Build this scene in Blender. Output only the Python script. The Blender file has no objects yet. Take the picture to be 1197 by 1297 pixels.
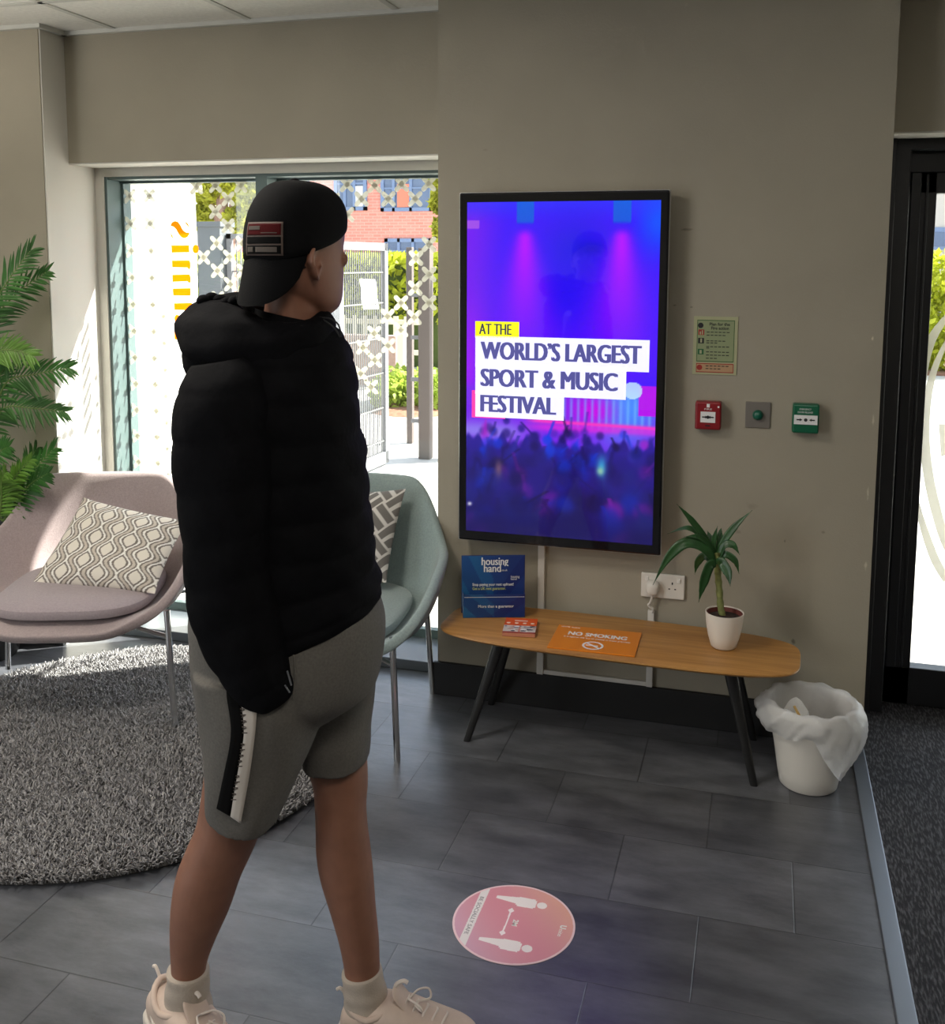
import bpy, math, random
import numpy as np
from mathutils import Vector, Matrix
from mathutils.bvhtree import BVHTree

random.seed(7)
RNG = np.random.default_rng(7)
scene = bpy.context.scene
COL = scene.collection

# ------------------------------------------------------------------ camera
FPX, PITCH, YAW, ROLL, CY = 1280.5, .116385, .281241, .004618, 479.8
CX = 598.5
CAM = np.array([0., 0., 1.60])
_f0 = np.array([-math.sin(YAW), math.cos(YAW), 0.]); _r0 = np.array([math.cos(YAW), math.sin(YAW), 0.]); _up = np.array([0., 0., 1.])
FW = _f0 * math.cos(PITCH) - _up * math.sin(PITCH)
_u0 = _up * math.cos(PITCH) + _f0 * math.sin(PITCH)
RT = _r0 * math.cos(ROLL) + _u0 * math.sin(ROLL)
UPV = _u0 * math.cos(ROLL) - _r0 * math.sin(ROLL)
cd = bpy.data.cameras.new('camera'); cam = bpy.data.objects.new('camera', cd); COL.objects.link(cam)
cam.matrix_world = Matrix(((RT[0], UPV[0], -FW[0], CAM[0]), (RT[1], UPV[1], -FW[1], CAM[1]), (RT[2], UPV[2], -FW[2], CAM[2]), (0, 0, 0, 1)))
cd.sensor_fit = 'HORIZONTAL'; cd.sensor_width = 36.0; cd.lens = FPX / 1197 * 36.0
cd.shift_y = -(648.5 - CY) / 1197; cd.clip_start = .05; cd.clip_end = 200
scene.camera = cam

# ------------------------------------------------------------------ light and exposure
scene.view_settings.view_transform = 'Standard'; scene.view_settings.look = 'None'
scene.view_settings.gamma = 1; scene.view_settings.use_curve_mapping = False
scene.view_settings.exposure = 1.3
SUN_STRENGTH, SKY_STRENGTH, FILL_POWER = 9.5, .25, 5.6
SCREEN = .41          # screen brightness against the exposure
world = bpy.data.worlds.new('world'); scene.world = world; world.use_nodes = True
wn = world.node_tree.nodes; wl = world.node_tree.links
bg = wn['Background']; sky = wn.new('ShaderNodeTexSky'); sky.sky_type = 'NISHITA'; sky.sun_disc = False
sky.sun_elevation = math.radians(46); sky.sun_rotation = math.radians(50)
hsv = wn.new('ShaderNodeHueSaturation'); hsv.inputs['Saturation'].default_value = .55
wl.new(sky.outputs[0], hsv.inputs['Color']); wl.new(hsv.outputs[0], bg.inputs['Color']); bg.inputs['Strength'].default_value = SKY_STRENGTH
SUN_DIR = Vector((-.80, -.53, -.875)).normalized()
sl = bpy.data.lights.new('sun', 'SUN'); sl.energy = SUN_STRENGTH; sl.angle = math.radians(.6); sl.color = (1, .95, .87)
so = bpy.data.objects.new('sun', sl); COL.objects.link(so); so.rotation_euler = SUN_DIR.to_track_quat('-Z', 'Y').to_euler()
so.location = (6, 9, 8)

def area(name, loc, size, power, rot=(0, 0, 0), color=(1, .93, .82)):
    l = bpy.data.lights.new(name, 'AREA'); l.shape = 'RECTANGLE'; l.size, l.size_y = size; l.energy = power; l.color = color
    o = bpy.data.objects.new(name, l); COL.objects.link(o); o.location = loc; o.rotation_euler = rot
    return o
for lx, ly, lf in ((-1.62, 1.66, 1.9), (.16, .48, 1.25), (-1.62, -.7, .5), (.16, -.7, .3)):
    area('ceiling_fill', (lx, ly, 2.47), (.58, .58), FILL_POWER * lf)  # unseen fill panels added under the ceiling to raise the room light
area('upward_fill', (-3.6, 2.2, 1.95), (.8, .4), 9.0, (math.radians(180), 0, 0))  # unseen upward light, added to brighten the ceiling

# cool fill light added along the left wall, to lift floor and ceiling
area('left_side_fill', (-4.36, -1.2, 1.35), (3.0, 2.2), 36, (0, math.radians(-90), 0), (.93, .97, 1))

# ------------------------------------------------------------------ helpers
def ray(px, py):
    return RT * ((px - CX) / FPX) - UPV * ((py - CY) / FPX) + FW
def on(px, py, ax, val):
    d = ray(px, py); return CAM + d * ((val - CAM[ax]) / d[ax])
def hd(px, py, h):            # the point seen at a pixel, h metres ahead of the camera along the floor
    d = ray(px, py); return CAM + d * (h / (d @ _f0))
def lin(r, g, b, a=1):
    f = lambda c: c / 12.92 if c <= .04045 else ((c + .055) / 1.055) ** 2.4
    return (f(r / 255), f(g / 255), f(b / 255), a)

MATS = {}
def mat(name, col, rough=.6, metal=0, noise=0, nscale=20, bump=0, bscale=200, emit=None, spec=.5, sheen=0, trans=0):
    if name in MATS: return MATS[name]
    m = bpy.data.materials.new(name); m.use_nodes = True; MATS[name] = m
    n, l = m.node_tree.nodes, m.node_tree.links; b = n['Principled BSDF']
    b.inputs['Base Color'].default_value = tuple(col[:3]) + (1,); b.inputs['Roughness'].default_value = rough; b.inputs['Metallic'].default_value = metal
    b.inputs['Specular IOR Level'].default_value = spec
    if sheen: b.inputs['Sheen Weight'].default_value = sheen
    tc = n.new('ShaderNodeTexCoord')
    if noise:
        t = n.new('ShaderNodeTexNoise'); t.inputs['Scale'].default_value = nscale; t.inputs['Detail'].default_value = 5
        l.new(tc.outputs['Object'], t.inputs['Vector'])
        r = n.new('ShaderNodeMapRange'); r.inputs['From Min'].default_value = .3; r.inputs['From Max'].default_value = .7
        r.inputs['To Min'].default_value = 1 - noise; r.inputs['To Max'].default_value = 1 + noise; l.new(t.outputs['Fac'], r.inputs['Value'])
        x = n.new('ShaderNodeVectorMath'); x.operation = 'SCALE'; x.inputs[0].default_value = col[:3]; l.new(r.outputs[0], x.inputs['Scale'])
        l.new(x.outputs[0], b.inputs['Base Color'])
    if bump:
        t2 = n.new('ShaderNodeTexNoise'); t2.inputs['Scale'].default_value = bscale; t2.inputs['Detail'].default_value = 3
        l.new(tc.outputs['Object'], t2.inputs['Vector'])
        bp = n.new('ShaderNodeBump'); bp.inputs['Strength'].default_value = bump; bp.inputs['Distance'].default_value = .004
        l.new(t2.outputs['Fac'], bp.inputs['Height']); l.new(bp.outputs[0], b.inputs['Normal'])
    if emit:
        b.inputs['Emission Color'].default_value = tuple(col[:3]) + (1,); b.inputs['Emission Strength'].default_value = emit
    if trans: b.inputs['Transmission Weight'].default_value = trans
    return m
def mat_attr(name, rough=.7, emit=0, spec=.5, bump=0, bscale=300):
    m = mat(name, (1, 1, 1), rough, spec=spec, bump=bump, bscale=bscale); n, l = m.node_tree.nodes, m.node_tree.links; b = n['Principled BSDF']
    a = n.new('ShaderNodeAttribute'); a.attribute_name = 'Col'
    if emit:
        b.inputs['Base Color'].default_value = (.01, .01, .01, 1); l.new(a.outputs['Color'], b.inputs['Emission Color']); b.inputs['Emission Strength'].default_value = emit
    else: l.new(a.outputs['Color'], b.inputs['Base Color'])
    return m

class MB:
    def __init__(s): s.v = []; s.f = []; s.mi = []
    def add(s, v, f, mi=0):
        k = len(s.v); s.v.extend([tuple(map(float, p)) for p in v]); s.f.extend([tuple(i + k for i in q) for q in f]); s.mi.extend([mi] * len(f)); return s
    def box(s, lo, hi, M=None, mi=0):
        (a, b, c), (d, e, f) = lo, hi
        v = [(a, b, c), (d, b, c), (d, e, c), (a, e, c), (a, b, f), (d, b, f), (d, e, f), (a, e, f)]
        if M is not None: v = [tuple(M @ Vector(p)) for p in v]
        return s.add(v, [(0, 3, 2, 1), (4, 5, 6, 7), (0, 1, 5, 4), (1, 2, 6, 5), (2, 3, 7, 6), (3, 0, 4, 7)], mi)
    def tube(s, pts, r, n=10, closed=False, mi=0):
        pts = [Vector(p) for p in pts]; N = len(pts); rs = r if hasattr(r, '__len__') else [r] * N
        prev = None; vs = []
        for i, p in enumerate(pts):
            if closed: t = pts[(i + 1) % N] - pts[i - 1]
            else: t = pts[min(i + 1, N - 1)] - pts[max(i - 1, 0)]
            t.normalize()
            if prev is None:
                a = Vector((0, 0, 1)) if abs(t.z) < .9 else Vector((1, 0, 0)); u = t.cross(a).normalized()
            else: u = (prev - t * prev.dot(t)).normalized()
            prev = u; w = t.cross(u)
            for k in range(n):
                an = 2 * math.pi * k / n; vs.append(p + (u * math.cos(an) + w * math.sin(an)) * rs[i])
        fs = []
        for i in range(N if closed else N - 1):
            j = (i + 1) % N
            for k in range(n): fs.append((i * n + k, i * n + (k + 1) % n, j * n + (k + 1) % n, j * n + k))
        if not closed: fs += [tuple(range(n))[::-1], tuple((N - 1) * n + k for k in range(n))]
        return s.add(vs, fs, mi)
    def lathe(s, prof, c=(0, 0, 0), n=40, mi=0, caps=(True, True)):
        vs = []; fs = []
        for r, z in prof:
            for k in range(n):
                a = 2 * math.pi * k / n; vs.append((c[0] + r * math.cos(a), c[1] + r * math.sin(a), c[2] + z))
        for i in range(len(prof) - 1):
            for k in range(n): fs.append((i * n + k, i * n + (k + 1) % n, (i + 1) * n + (k + 1) % n, (i + 1) * n + k))
        if caps[0]: fs.append(tuple(range(n))[::-1])
        if caps[1]: fs.append(tuple((len(prof) - 1) * n + k for k in range(n)))
        return s.add(vs, fs, mi)
    def prism(s, poly, M, d, mi=0):      # polygon in local xy pushed d along local z
        n = len(poly); v = [M @ Vector((p[0], p[1], 0)) for p in poly] + [M @ Vector((p[0], p[1], d)) for p in poly]
        return s.add(v, [tuple(range(n))[::-1], tuple(range(n, 2 * n))] + [(i, (i + 1) % n, n + (i + 1) % n, n + i) for i in range(n)], mi)
    def loft(s, rings, n=32, sub=4, cap=True, p=2.0, mod=None, closed=False, mi=0):
        A = np.array([np.concatenate([np.asarray(r[0], float), np.asarray(r[1], float), np.asarray(r[2], float)]) for r in rings]); m = len(A)
        out = []
        segs = m if closed else m - 1
        for i in range(segs):
            if closed: P = [A[(i - 1) % m], A[i], A[(i + 1) % m], A[(i + 2) % m]]
            else: P = [A[max(i - 1, 0)], A[i], A[i + 1], A[min(i + 2, m - 1)]]
            for t in np.linspace(0, 1, sub, endpoint=False):
                out.append(.5 * (2 * P[1] + (P[2] - P[0]) * t + (2 * P[0] - 5 * P[1] + 4 * P[2] - P[3]) * t * t + (3 * P[1] - P[0] - 3 * P[2] + P[3]) * t ** 3))
        if not closed: out.append(A[-1])
        out = np.array(out); N = len(out); vs = []; fs = []
        for i, q in enumerate(out):
            c, u, w = q[:3], q[3:6], q[6:9]; sc = mod(i / (N - 1)) if mod else 1
            for k in range(n):
                a = 2 * math.pi * k / n; ca, sa = math.cos(a), math.sin(a)
                ca = math.copysign(abs(ca) ** (2 / p), ca); sa = math.copysign(abs(sa) ** (2 / p), sa)
                g = sc(a) if callable(sc) else sc
                vs.append(c + (u * ca + w * sa) * g)
        for i in range(N if closed else N - 1):
            j = (i + 1) % N
            for k in range(n): fs.append((i * n + k, i * n + (k + 1) % n, j * n + (k + 1) % n, j * n + k))
        if cap and not closed: fs += [tuple(range(n))[::-1], tuple((N - 1) * n + k for k in range(n))]
        return s.add(vs, fs, mi)
    def ball(s, c, r, nu=20, nv=12, mi=0):
        r = r if hasattr(r, '__len__') else (r, r, r); vs = []; fs = []
        for i in range(nv + 1):
            t = math.pi * i / nv
            for k in range(nu):
                a = 2 * math.pi * k / nu; vs.append((c[0] + r[0] * math.sin(t) * math.cos(a), c[1] + r[1] * math.sin(t) * math.sin(a), c[2] + r[2] * math.cos(t)))
        for i in range(nv):
            for k in range(nu): fs.append((i * nu + k, (i + 1) * nu + k, (i + 1) * nu + (k + 1) % nu, i * nu + (k + 1) % nu))
        return s.add(vs, fs, mi)
    def build(s, name, m, parent=None, smooth=True, bevel=0, kind=None, label=None, weld=False, sharp=40):
        me = bpy.data.meshes.new(name); me.from_pydata(s.v, [], s.f)
        ms = m if isinstance(m, (list, tuple)) else [m]
        for x in ms: me.materials.append(x)
        if len(ms) > 1: me.polygons.foreach_set('material_index', s.mi)
        me.validate(); me.update()
        o = bpy.data.objects.new(name, me); COL.objects.link(o)
        if parent is not None:
            o.parent = parent; o.matrix_parent_inverse = pinv(parent)
        if smooth:
            me.polygons.foreach_set('use_smooth', [True] * len(me.polygons))
            try: me.set_sharp_from_angle(angle=math.radians(sharp))
            except Exception: pass
        if bevel:
            b = o.modifiers.new('bevel', 'BEVEL'); b.width = bevel; b.segments = 3; b.limit_method = 'ANGLE'
        if kind: o['kind'] = kind
        if label: o['label'] = label
        return o
def world_of(o):
    B = Matrix.LocRotScale(o.location, o.rotation_euler, o.scale)
    return world_of(o.parent) @ o.matrix_parent_inverse @ B if o.parent is not None else B
def pinv(p): return world_of(p).inverted()
def tag(o, label, cat, group=None, kind=None):
    o['label'] = label; o['category'] = cat
    if group: o['group'] = group
    if kind: o['kind'] = kind
    return o
def thing(name, loc, label, cat, group=None):
    o = bpy.data.objects.new(name, None); COL.objects.link(o); o.location = loc; o.empty_display_size = .1
    return tag(o, label, cat, group)
def struct(o):
    o['kind'] = 'structure'; return o
def remesh(o, vox, it=4, fac=.5):
    r = o.modifiers.new('r', 'REMESH'); r.mode = 'VOXEL'; r.voxel_size = vox; r.use_smooth_shade = True
    if it: s = o.modifiers.new('s', 'SMOOTH'); s.iterations = it; s.factor = fac
    bpy.context.view_layer.update()
    me = bpy.data.meshes.new_from_object(o.evaluated_get(bpy.context.evaluated_depsgraph_get()))
    o.modifiers.clear(); o.data = me
    return o
def frame(origin, xdir, zdir):       # local x along xdir, local z along zdir
    x = Vector(xdir).normalized(); z = Vector(zdir).normalized(); y = z.cross(x)
    return Matrix(((x.x, y.x, z.x, origin[0]), (x.y, y.y, z.y, origin[1]), (x.z, y.z, z.z, origin[2]), (0, 0, 0, 1)))
def text(name, body, M, size, m, parent, width=None, bold=0, depth=.0004, align='LEFT', xs=1, label=None, fat=0):
    cu = bpy.data.curves.new(name, 'FONT'); cu.body = body; cu.size = size; cu.align_x = align; cu.align_y = 'CENTER'
    cu.extrude = depth; cu.offset = bold; cu.resolution_u = 3
    o = bpy.data.objects.new(name, cu); COL.objects.link(o); bpy.context.view_layer.update()
    me = bpy.data.meshes.new_from_object(o.evaluated_get(bpy.context.evaluated_depsgraph_get())); bpy.data.objects.remove(o); bpy.data.curves.remove(cu)
    co = np.empty(len(me.vertices) * 3); me.vertices.foreach_get('co', co); co = co.reshape(-1, 3)
    if width and len(co): xs = width / max(1e-6, co[:, 0].max() - co[:, 0].min())
    co[:, 0] *= xs
    if width and align == 'LEFT': co[:, 0] -= co[:, 0].min()
    co0 = co
    R = np.array(M); co = co @ R[:3, :3].T + R[:3, 3]
    me.vertices.foreach_set('co', co.ravel()); me.materials.clear(); me.materials.append(m); me.update()
    ob = bpy.data.objects.new(name, me); COL.objects.link(ob)
    if parent is not None: ob.parent = parent; ob.matrix_parent_inverse = pinv(parent)
    if fat:      # heavier strokes: the same letters again, shifted a hair to each side
        X = Vector(M.col[0][:3]); ms = [me.copy() for _ in range(2)]; import bmesh
        bm = bmesh.new(); bm.from_mesh(me)
        for sg, m2 in zip((-1, 1), ms): m2.transform(Matrix.Translation(X * fat * sg + Vector(M.col[2][:3]) * (.0001 + .00006 * sg))); bm.from_mesh(m2); bpy.data.meshes.remove(m2)
        bm.to_mesh(me); bm.free()
    if label: ob['label'] = label
    return ob
def paint_grid(name, nu, nv, pos, colf, m, parent=None):     # a grid with one colour per vertex; pos(u, v) -> xyz, colf(U, V) -> rgb srgb 0..255
    u = np.linspace(0, 1, nu); v = np.linspace(0, 1, nv); U, V = np.meshgrid(u, v)
    P = pos(U, V).reshape(-1, 3); C = np.asarray(colf(U, V), float).reshape(-1, 3) / 255
    C = np.where(C <= .04045, C / 12.92, ((np.clip(C, 0, 1) + .055) / 1.055) ** 2.4)
    i = np.arange(nu * nv).reshape(nv, nu); F = np.stack([i[:-1, :-1], i[:-1, 1:], i[1:, 1:], i[1:, :-1]], -1).reshape(-1, 4)
    return raw(name, P, F, m, parent, C)
def raw(name, P, F, m, parent=None, C=None, smooth=True):
    me = bpy.data.meshes.new(name); P = np.asarray(P, np.float32); F = np.asarray(F, np.int32); k = F.shape[1]
    me.vertices.add(len(P)); me.vertices.foreach_set('co', P.ravel()); me.loops.add(F.size); me.loops.foreach_set('vertex_index', F.ravel())
    me.polygons.add(len(F)); me.polygons.foreach_set('loop_start', np.arange(0, F.size, k, dtype=np.int32)); me.polygons.foreach_set('loop_total', np.full(len(F), k, np.int32))
    me.update(calc_edges=True); me.polygons.foreach_set('use_smooth', [smooth] * len(F))
    me.materials.append(m)
    if C is not None:
        a = me.color_attributes.new('Col', 'FLOAT_COLOR', 'POINT'); a.data.foreach_set('color', np.concatenate([C, np.ones((len(C), 1))], 1).astype(np.float32).ravel())
    o = bpy.data.objects.new(name, me); COL.objects.link(o)
    if parent is not None: o.parent = parent; o.matrix_parent_inverse = pinv(parent)
    return o
def catmull(pts, sub=8):
    A = np.array(pts, float); out = []
    for i in range(len(A) - 1):
        P = [A[max(i - 1, 0)], A[i], A[i + 1], A[min(i + 2, len(A) - 1)]]
        for t in np.linspace(0, 1, sub, endpoint=False):
            out.append(.5 * (2 * P[1] + (P[2] - P[0]) * t + (2 * P[0] - 5 * P[1] + 4 * P[2] - P[3]) * t * t + (3 * P[1] - P[0] - 3 * P[2] + P[3]) * t ** 3))
    out.append(A[-1]); return np.array(out)
def sst(x, a, b):
    t = np.clip((x - a) / (b - a), 0, 1); return t * t * (3 - 2 * t)

# ------------------------------------------------------------------ materials
def wall_material():
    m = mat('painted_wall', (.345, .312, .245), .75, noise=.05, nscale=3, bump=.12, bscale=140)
    n, l = m.node_tree.nodes, m.node_tree.links; b = n['Principled BSDF']
    src = b.inputs['Base Color'].links[0].from_socket
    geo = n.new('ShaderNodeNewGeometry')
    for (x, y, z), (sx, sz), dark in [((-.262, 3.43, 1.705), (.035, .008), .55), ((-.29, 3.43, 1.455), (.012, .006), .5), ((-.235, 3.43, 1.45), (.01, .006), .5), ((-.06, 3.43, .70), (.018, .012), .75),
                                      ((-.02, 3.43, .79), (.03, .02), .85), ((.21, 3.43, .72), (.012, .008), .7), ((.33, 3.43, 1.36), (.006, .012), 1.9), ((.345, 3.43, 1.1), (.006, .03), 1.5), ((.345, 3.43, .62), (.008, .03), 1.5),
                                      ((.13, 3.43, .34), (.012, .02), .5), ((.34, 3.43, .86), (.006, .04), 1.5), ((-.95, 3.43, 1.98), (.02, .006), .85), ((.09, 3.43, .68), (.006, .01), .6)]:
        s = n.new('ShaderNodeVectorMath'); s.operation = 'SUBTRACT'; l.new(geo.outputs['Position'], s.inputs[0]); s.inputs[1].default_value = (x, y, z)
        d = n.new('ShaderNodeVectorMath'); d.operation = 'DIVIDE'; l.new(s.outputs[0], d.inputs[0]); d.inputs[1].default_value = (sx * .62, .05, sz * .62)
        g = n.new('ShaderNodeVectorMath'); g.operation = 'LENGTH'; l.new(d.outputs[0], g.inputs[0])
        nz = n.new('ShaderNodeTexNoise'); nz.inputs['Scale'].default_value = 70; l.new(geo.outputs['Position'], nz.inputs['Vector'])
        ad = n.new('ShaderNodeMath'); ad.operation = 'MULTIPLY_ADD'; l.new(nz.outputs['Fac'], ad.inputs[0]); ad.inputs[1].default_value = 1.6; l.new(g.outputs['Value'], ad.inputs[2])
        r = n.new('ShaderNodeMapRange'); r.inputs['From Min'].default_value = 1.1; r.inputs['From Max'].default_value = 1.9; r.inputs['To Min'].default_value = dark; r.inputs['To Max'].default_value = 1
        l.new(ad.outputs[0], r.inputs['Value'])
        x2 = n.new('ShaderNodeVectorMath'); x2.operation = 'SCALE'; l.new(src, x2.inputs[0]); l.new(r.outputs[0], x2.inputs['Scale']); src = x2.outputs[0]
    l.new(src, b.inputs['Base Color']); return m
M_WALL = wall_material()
M_REVEAL = mat('white_reveal', (.62, .60, .55), .7, bump=.08, bscale=140)
M_BLACK = mat('black_frame', (.012, .013, .016), .45, bump=.05, bscale=400)
M_GREYFRAME = mat('grey_window_frame', (.095, .140, .138), .5)
M_DARKSKIRT = mat('dark_skirting', (.012, .012, .013), .55)
M_WHITEP = mat('white_plastic', (.72, .69, .64), .4)
M_CHROME = mat('chrome', (.75, .75, .76), .12, 1)
M_STEEL = mat('steel_grey', (.33, .33, .34), .4, .6)
M_WHITE = mat('white_ink', (.8, .8, .8), .6)
M_INK = mat('black_ink', (.012, .012, .014), .6)

def floor_material():
    m = mat('floor_tiles', (.1, .1, .1), .35, spec=.95); n, l = m.node_tree.nodes, m.node_tree.links; b = n['Principled BSDF']
    tc = n.new('ShaderNodeTexCoord'); mp = n.new('ShaderNodeMapping'); mp.inputs['Location'].default_value = (.101, -1.775, 0); l.new(tc.outputs['Object'], mp.inputs['Vector'])
    br = n.new('ShaderNodeTexBrick'); br.offset = .5; br.offset_frequency = 2; br.squash = 1
    for k, v in (('Scale', 1), ('Mortar Size', .0022), ('Mortar Smooth', .3), ('Bias', 0), ('Brick Width', .45), ('Row Height', .3035)): br.inputs[k].default_value = v
    br.inputs['Color1'].default_value = (.78, .78, .78, 1); br.inputs['Color2'].default_value = (1.2, 1.2, 1.2, 1); br.inputs['Mortar'].default_value = (.5, .5, .5, 1)
    l.new(mp.outputs[0], br.inputs['Vector'])
    n1 = n.new('ShaderNodeTexNoise'); n1.inputs['Scale'].default_value = 1; n1.inputs['Detail'].default_value = 9; n1.inputs['Roughness'].default_value = .68
    m2 = n.new('ShaderNodeMapping'); m2.inputs['Scale'].default_value = (4, 11, 1); l.new(tc.outputs['Object'], m2.inputs['Vector']); l.new(m2.outputs[0], n1.inputs['Vector'])
    cr = n.new('ShaderNodeValToRGB'); cr.color_ramp.elements[0].position = .36; cr.color_ramp.elements[0].color = (.050, .053, .062, 1); cr.color_ramp.elements[1].position = .68; cr.color_ramp.elements[1].color = (.130, .135, .152, 1)
    l.new(n1.outputs['Fac'], cr.inputs['Fac'])
    mx = n.new('ShaderNodeMix'); mx.data_type = 'RGBA'; mx.blend_type = 'MULTIPLY'; mx.inputs['Factor'].default_value = 1; l.new(cr.outputs[0], mx.inputs['A']); l.new(br.outputs['Color'], mx.inputs['B'])
    l.new(mx.outputs['Result'], b.inputs['Base Color'])
    b.inputs['Roughness'].default_value = .30
    bp = n.new('ShaderNodeBump'); bp.inputs['Strength'].default_value = .5; bp.inputs['Distance'].default_value = .002; bp.invert = True
    l.new(br.outputs['Fac'], bp.inputs['Height'])
    n3 = n.new('ShaderNodeTexNoise'); n3.inputs['Scale'].default_value = 90; l.new(tc.outputs['Object'], n3.inputs['Vector'])
    b2 = n.new('ShaderNodeBump'); b2.inputs['Strength'].default_value = .12; b2.inputs['Distance'].default_value = .002; l.new(n3.outputs['Fac'], b2.inputs['Height']); l.new(bp.outputs[0], b2.inputs['Normal']); l.new(b2.outputs[0], b.inputs['Normal'])
    return m
M_FLOOR = floor_material()
def carpet_material():
    m = mat('entrance_carpet', (.05, .05, .05), .95); n, l = m.node_tree.nodes, m.node_tree.links; b = n['Principled BSDF']
    tc = n.new('ShaderNodeTexCoord'); mp = n.new('ShaderNodeMapping'); mp.inputs['Scale'].default_value = (190, 38, 60); l.new(tc.outputs['Object'], mp.inputs['Vector'])
    t = n.new('ShaderNodeTexNoise'); t.inputs['Scale'].default_value = 1; t.inputs['Detail'].default_value = 3; l.new(mp.outputs[0], t.inputs['Vector'])
    c = n.new('ShaderNodeValToRGB'); c.color_ramp.elements[0].position = .45; c.color_ramp.elements[0].color = (.014, .015, .019, 1); c.color_ramp.elements[1].position = .72; c.color_ramp.elements[1].color = (.10, .10, .112, 1)
    l.new(t.outputs['Fac'], c.inputs['Fac']); l.new(c.outputs[0], b.inputs['Base Color'])
    bp = n.new('ShaderNodeBump'); bp.inputs['Strength'].default_value = .8; bp.inputs['Distance'].default_value = .004; l.new(t.outputs['Fac'], bp.inputs['Height']); l.new(bp.outputs[0], b.inputs['Normal'])
    return m
M_CARPET = carpet_material()
def glass_material():
    m = bpy.data.materials.new('window_glass'); m.use_nodes = True; n, l = m.node_tree.nodes, m.node_tree.links; n.clear()
    o = n.new('ShaderNodeOutputMaterial'); t = n.new('ShaderNodeBsdfTransparent'); t.inputs[0].default_value = (.93, .95, .94, 1); g = n.new('ShaderNodeBsdfGlossy'); g.inputs['Roughness'].default_value = .01
    x = n.new('ShaderNodeMixShader'); x.inputs[0].default_value = .05; l.new(t.outputs[0], x.inputs[1]); l.new(g.outputs[0], x.inputs[2]); l.new(x.outputs[0], o.inputs[0])
    return m
M_GLASS = glass_material()

# ------------------------------------------------------------------ room shell
D = 3.43                       # face of the pillars
HY, HZ = 3.575, 1.987          # face and underside of the window head
CZ = 2.503
YG = 3.855                     # window glass
def sbox(name, lo, hi, m, parent=None, bevel=0): return struct(MB().box(lo, hi).build(name, m, parent, smooth=False, bevel=bevel))
sbox('floor', (-4.4, -4.2, -.05), (.345, 3.60, 0), M_FLOOR)
sbox('floor_entrance', (.345, -4.2, -.05), (3.2, 4.0, .004), M_CARPET)
wb = sbox('wall_back', (-1.120, D, 0), (.362, 4.0, 2.6), M_WALL)
sbox('wall_pillar_left', (-4.4, D, 0), (-2.758, 4.0, 2.6), M_WALL)
sbox('wall_header', (-2.758, HY, HZ), (-1.12, 4.0, 2.6), M_WALL)
sbox('wall_header_soffit', (-2.766, HY + .002, HZ - .006), (-1.12, 3.74, HZ - .0005), M_REVEAL)
sbox('wall_reveal_left', (-2.768, D + .004, .0), (-2.752, 3.74, CZ - .01), M_REVEAL)
sbox('wall_over_door', (.362, HY, 2.018), (3.2, 4.0, 2.6), M_WALL)
sbox('wall_over_door_soffit', (.362, HY + .002, 2.012), (2.6, 3.73, 2.0175), M_REVEAL)
sbox('wall_right_pillar', (2.45, D, 0), (3.2, 4.0, 2.6), M_WALL)
sbox('wall_left', (-4.5, -4.2, 0), (-4.4, 4.0, 2.6), M_WALL)
sbox('wall_right', (3.2, -4.2, 0), (3.3, 4.0, 2.6), M_WALL)
sbox('wall_rear', (-4.5, -4.3, 0), (3.3, -4.2, 2.6), M_WALL)
M_CEIL = mat('ceiling_tile', (.80, .79, .74), .9, noise=.05, nscale=60, bump=.25, bscale=90)
ce = sbox('ceiling', (-4.5, -4.3, CZ), (3.3, 4.0, CZ + .08), M_CEIL)
M_TBAR = mat('ceiling_bar', (.6, .6, .56), .5)
g = MB()
for k in range(-8, 12):
    x = -1.322 + .592 * k
    if -4.4 < x < 3.2: g.box((x - .012, -4.2, CZ - .004), (x + .012, HY if -2.75 < x < -1.12 else D, CZ))
for k in range(0, 13):
    y = 3.140 - .592 * k
    if y > -4.2: g.box((-4.4, y - .012, CZ - .004), (3.2, y + .012, CZ - .0005))
g.box((-2.752, HY - .022, CZ - .016), (-1.12, HY, CZ)); g.box((-2.752, D - .0, CZ - .016), (-2.732, HY, CZ)); g.box((-4.4, D - .022, CZ - .016), (-2.732, D, CZ))
struct(g.build('trim_1', M_TBAR, None, smooth=False))
sbox('baseboard_back', (-1.133, D - .016, 0), (.366, D, .125), M_DARKSKIRT, bevel=.003)
sbox('baseboard_left', (-4.4, D - .016, 0), (-2.752, D, .125), M_DARKSKIRT, bevel=.003)
g = MB().box((.322, -4.2, 0), (.366, D - .016, .008))
struct(g.build('trim_2', mat('blue_grey_metal_strip', (.20, .22, .25), .35, .7), None, smooth=False, bevel=.003))

# window bay -------------------------------------------------------
wroot = struct(MB().box((-2.752, 3.74, 1.945), (-1.125, 3.775, HZ - .0065)).box((-2.752, 3.74, .04), (-2.712, 3.775, 1.945)).build('window_1', M_REVEAL, None, smooth=False))
fr = MB()
fr.box((-2.712, 3.748, .045), (-2.700, 3.90, 1.945)); fr.box((-2.700, 3.846, .045), (-2.690, 3.90, 1.93))
fr.box((-2.700, 3.752, 1.933), (-1.12, 3.90, 1.945)); fr.box((-2.70, 3.838, 1.923), (-1.12, 3.88, 1.933))
struct(fr.build('window_frame', M_GREYFRAME, wroot, smooth=False))
fm = MB().box((-2.003, 3.752, .045), (-1.952, 3.90, 1.933)).box((-2.012, 3.84, .045), (-1.943, 3.88, 1.933))
struct(fm.build('mullion', M_GREYFRAME, wroot, smooth=False))
struct(MB().box((-2.752, 3.60, 0), (-1.12, 3.845, .040)).build('window_sill', mat('sill', (.10, .115, .13), .3), wroot, smooth=False, bevel=.003))
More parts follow.
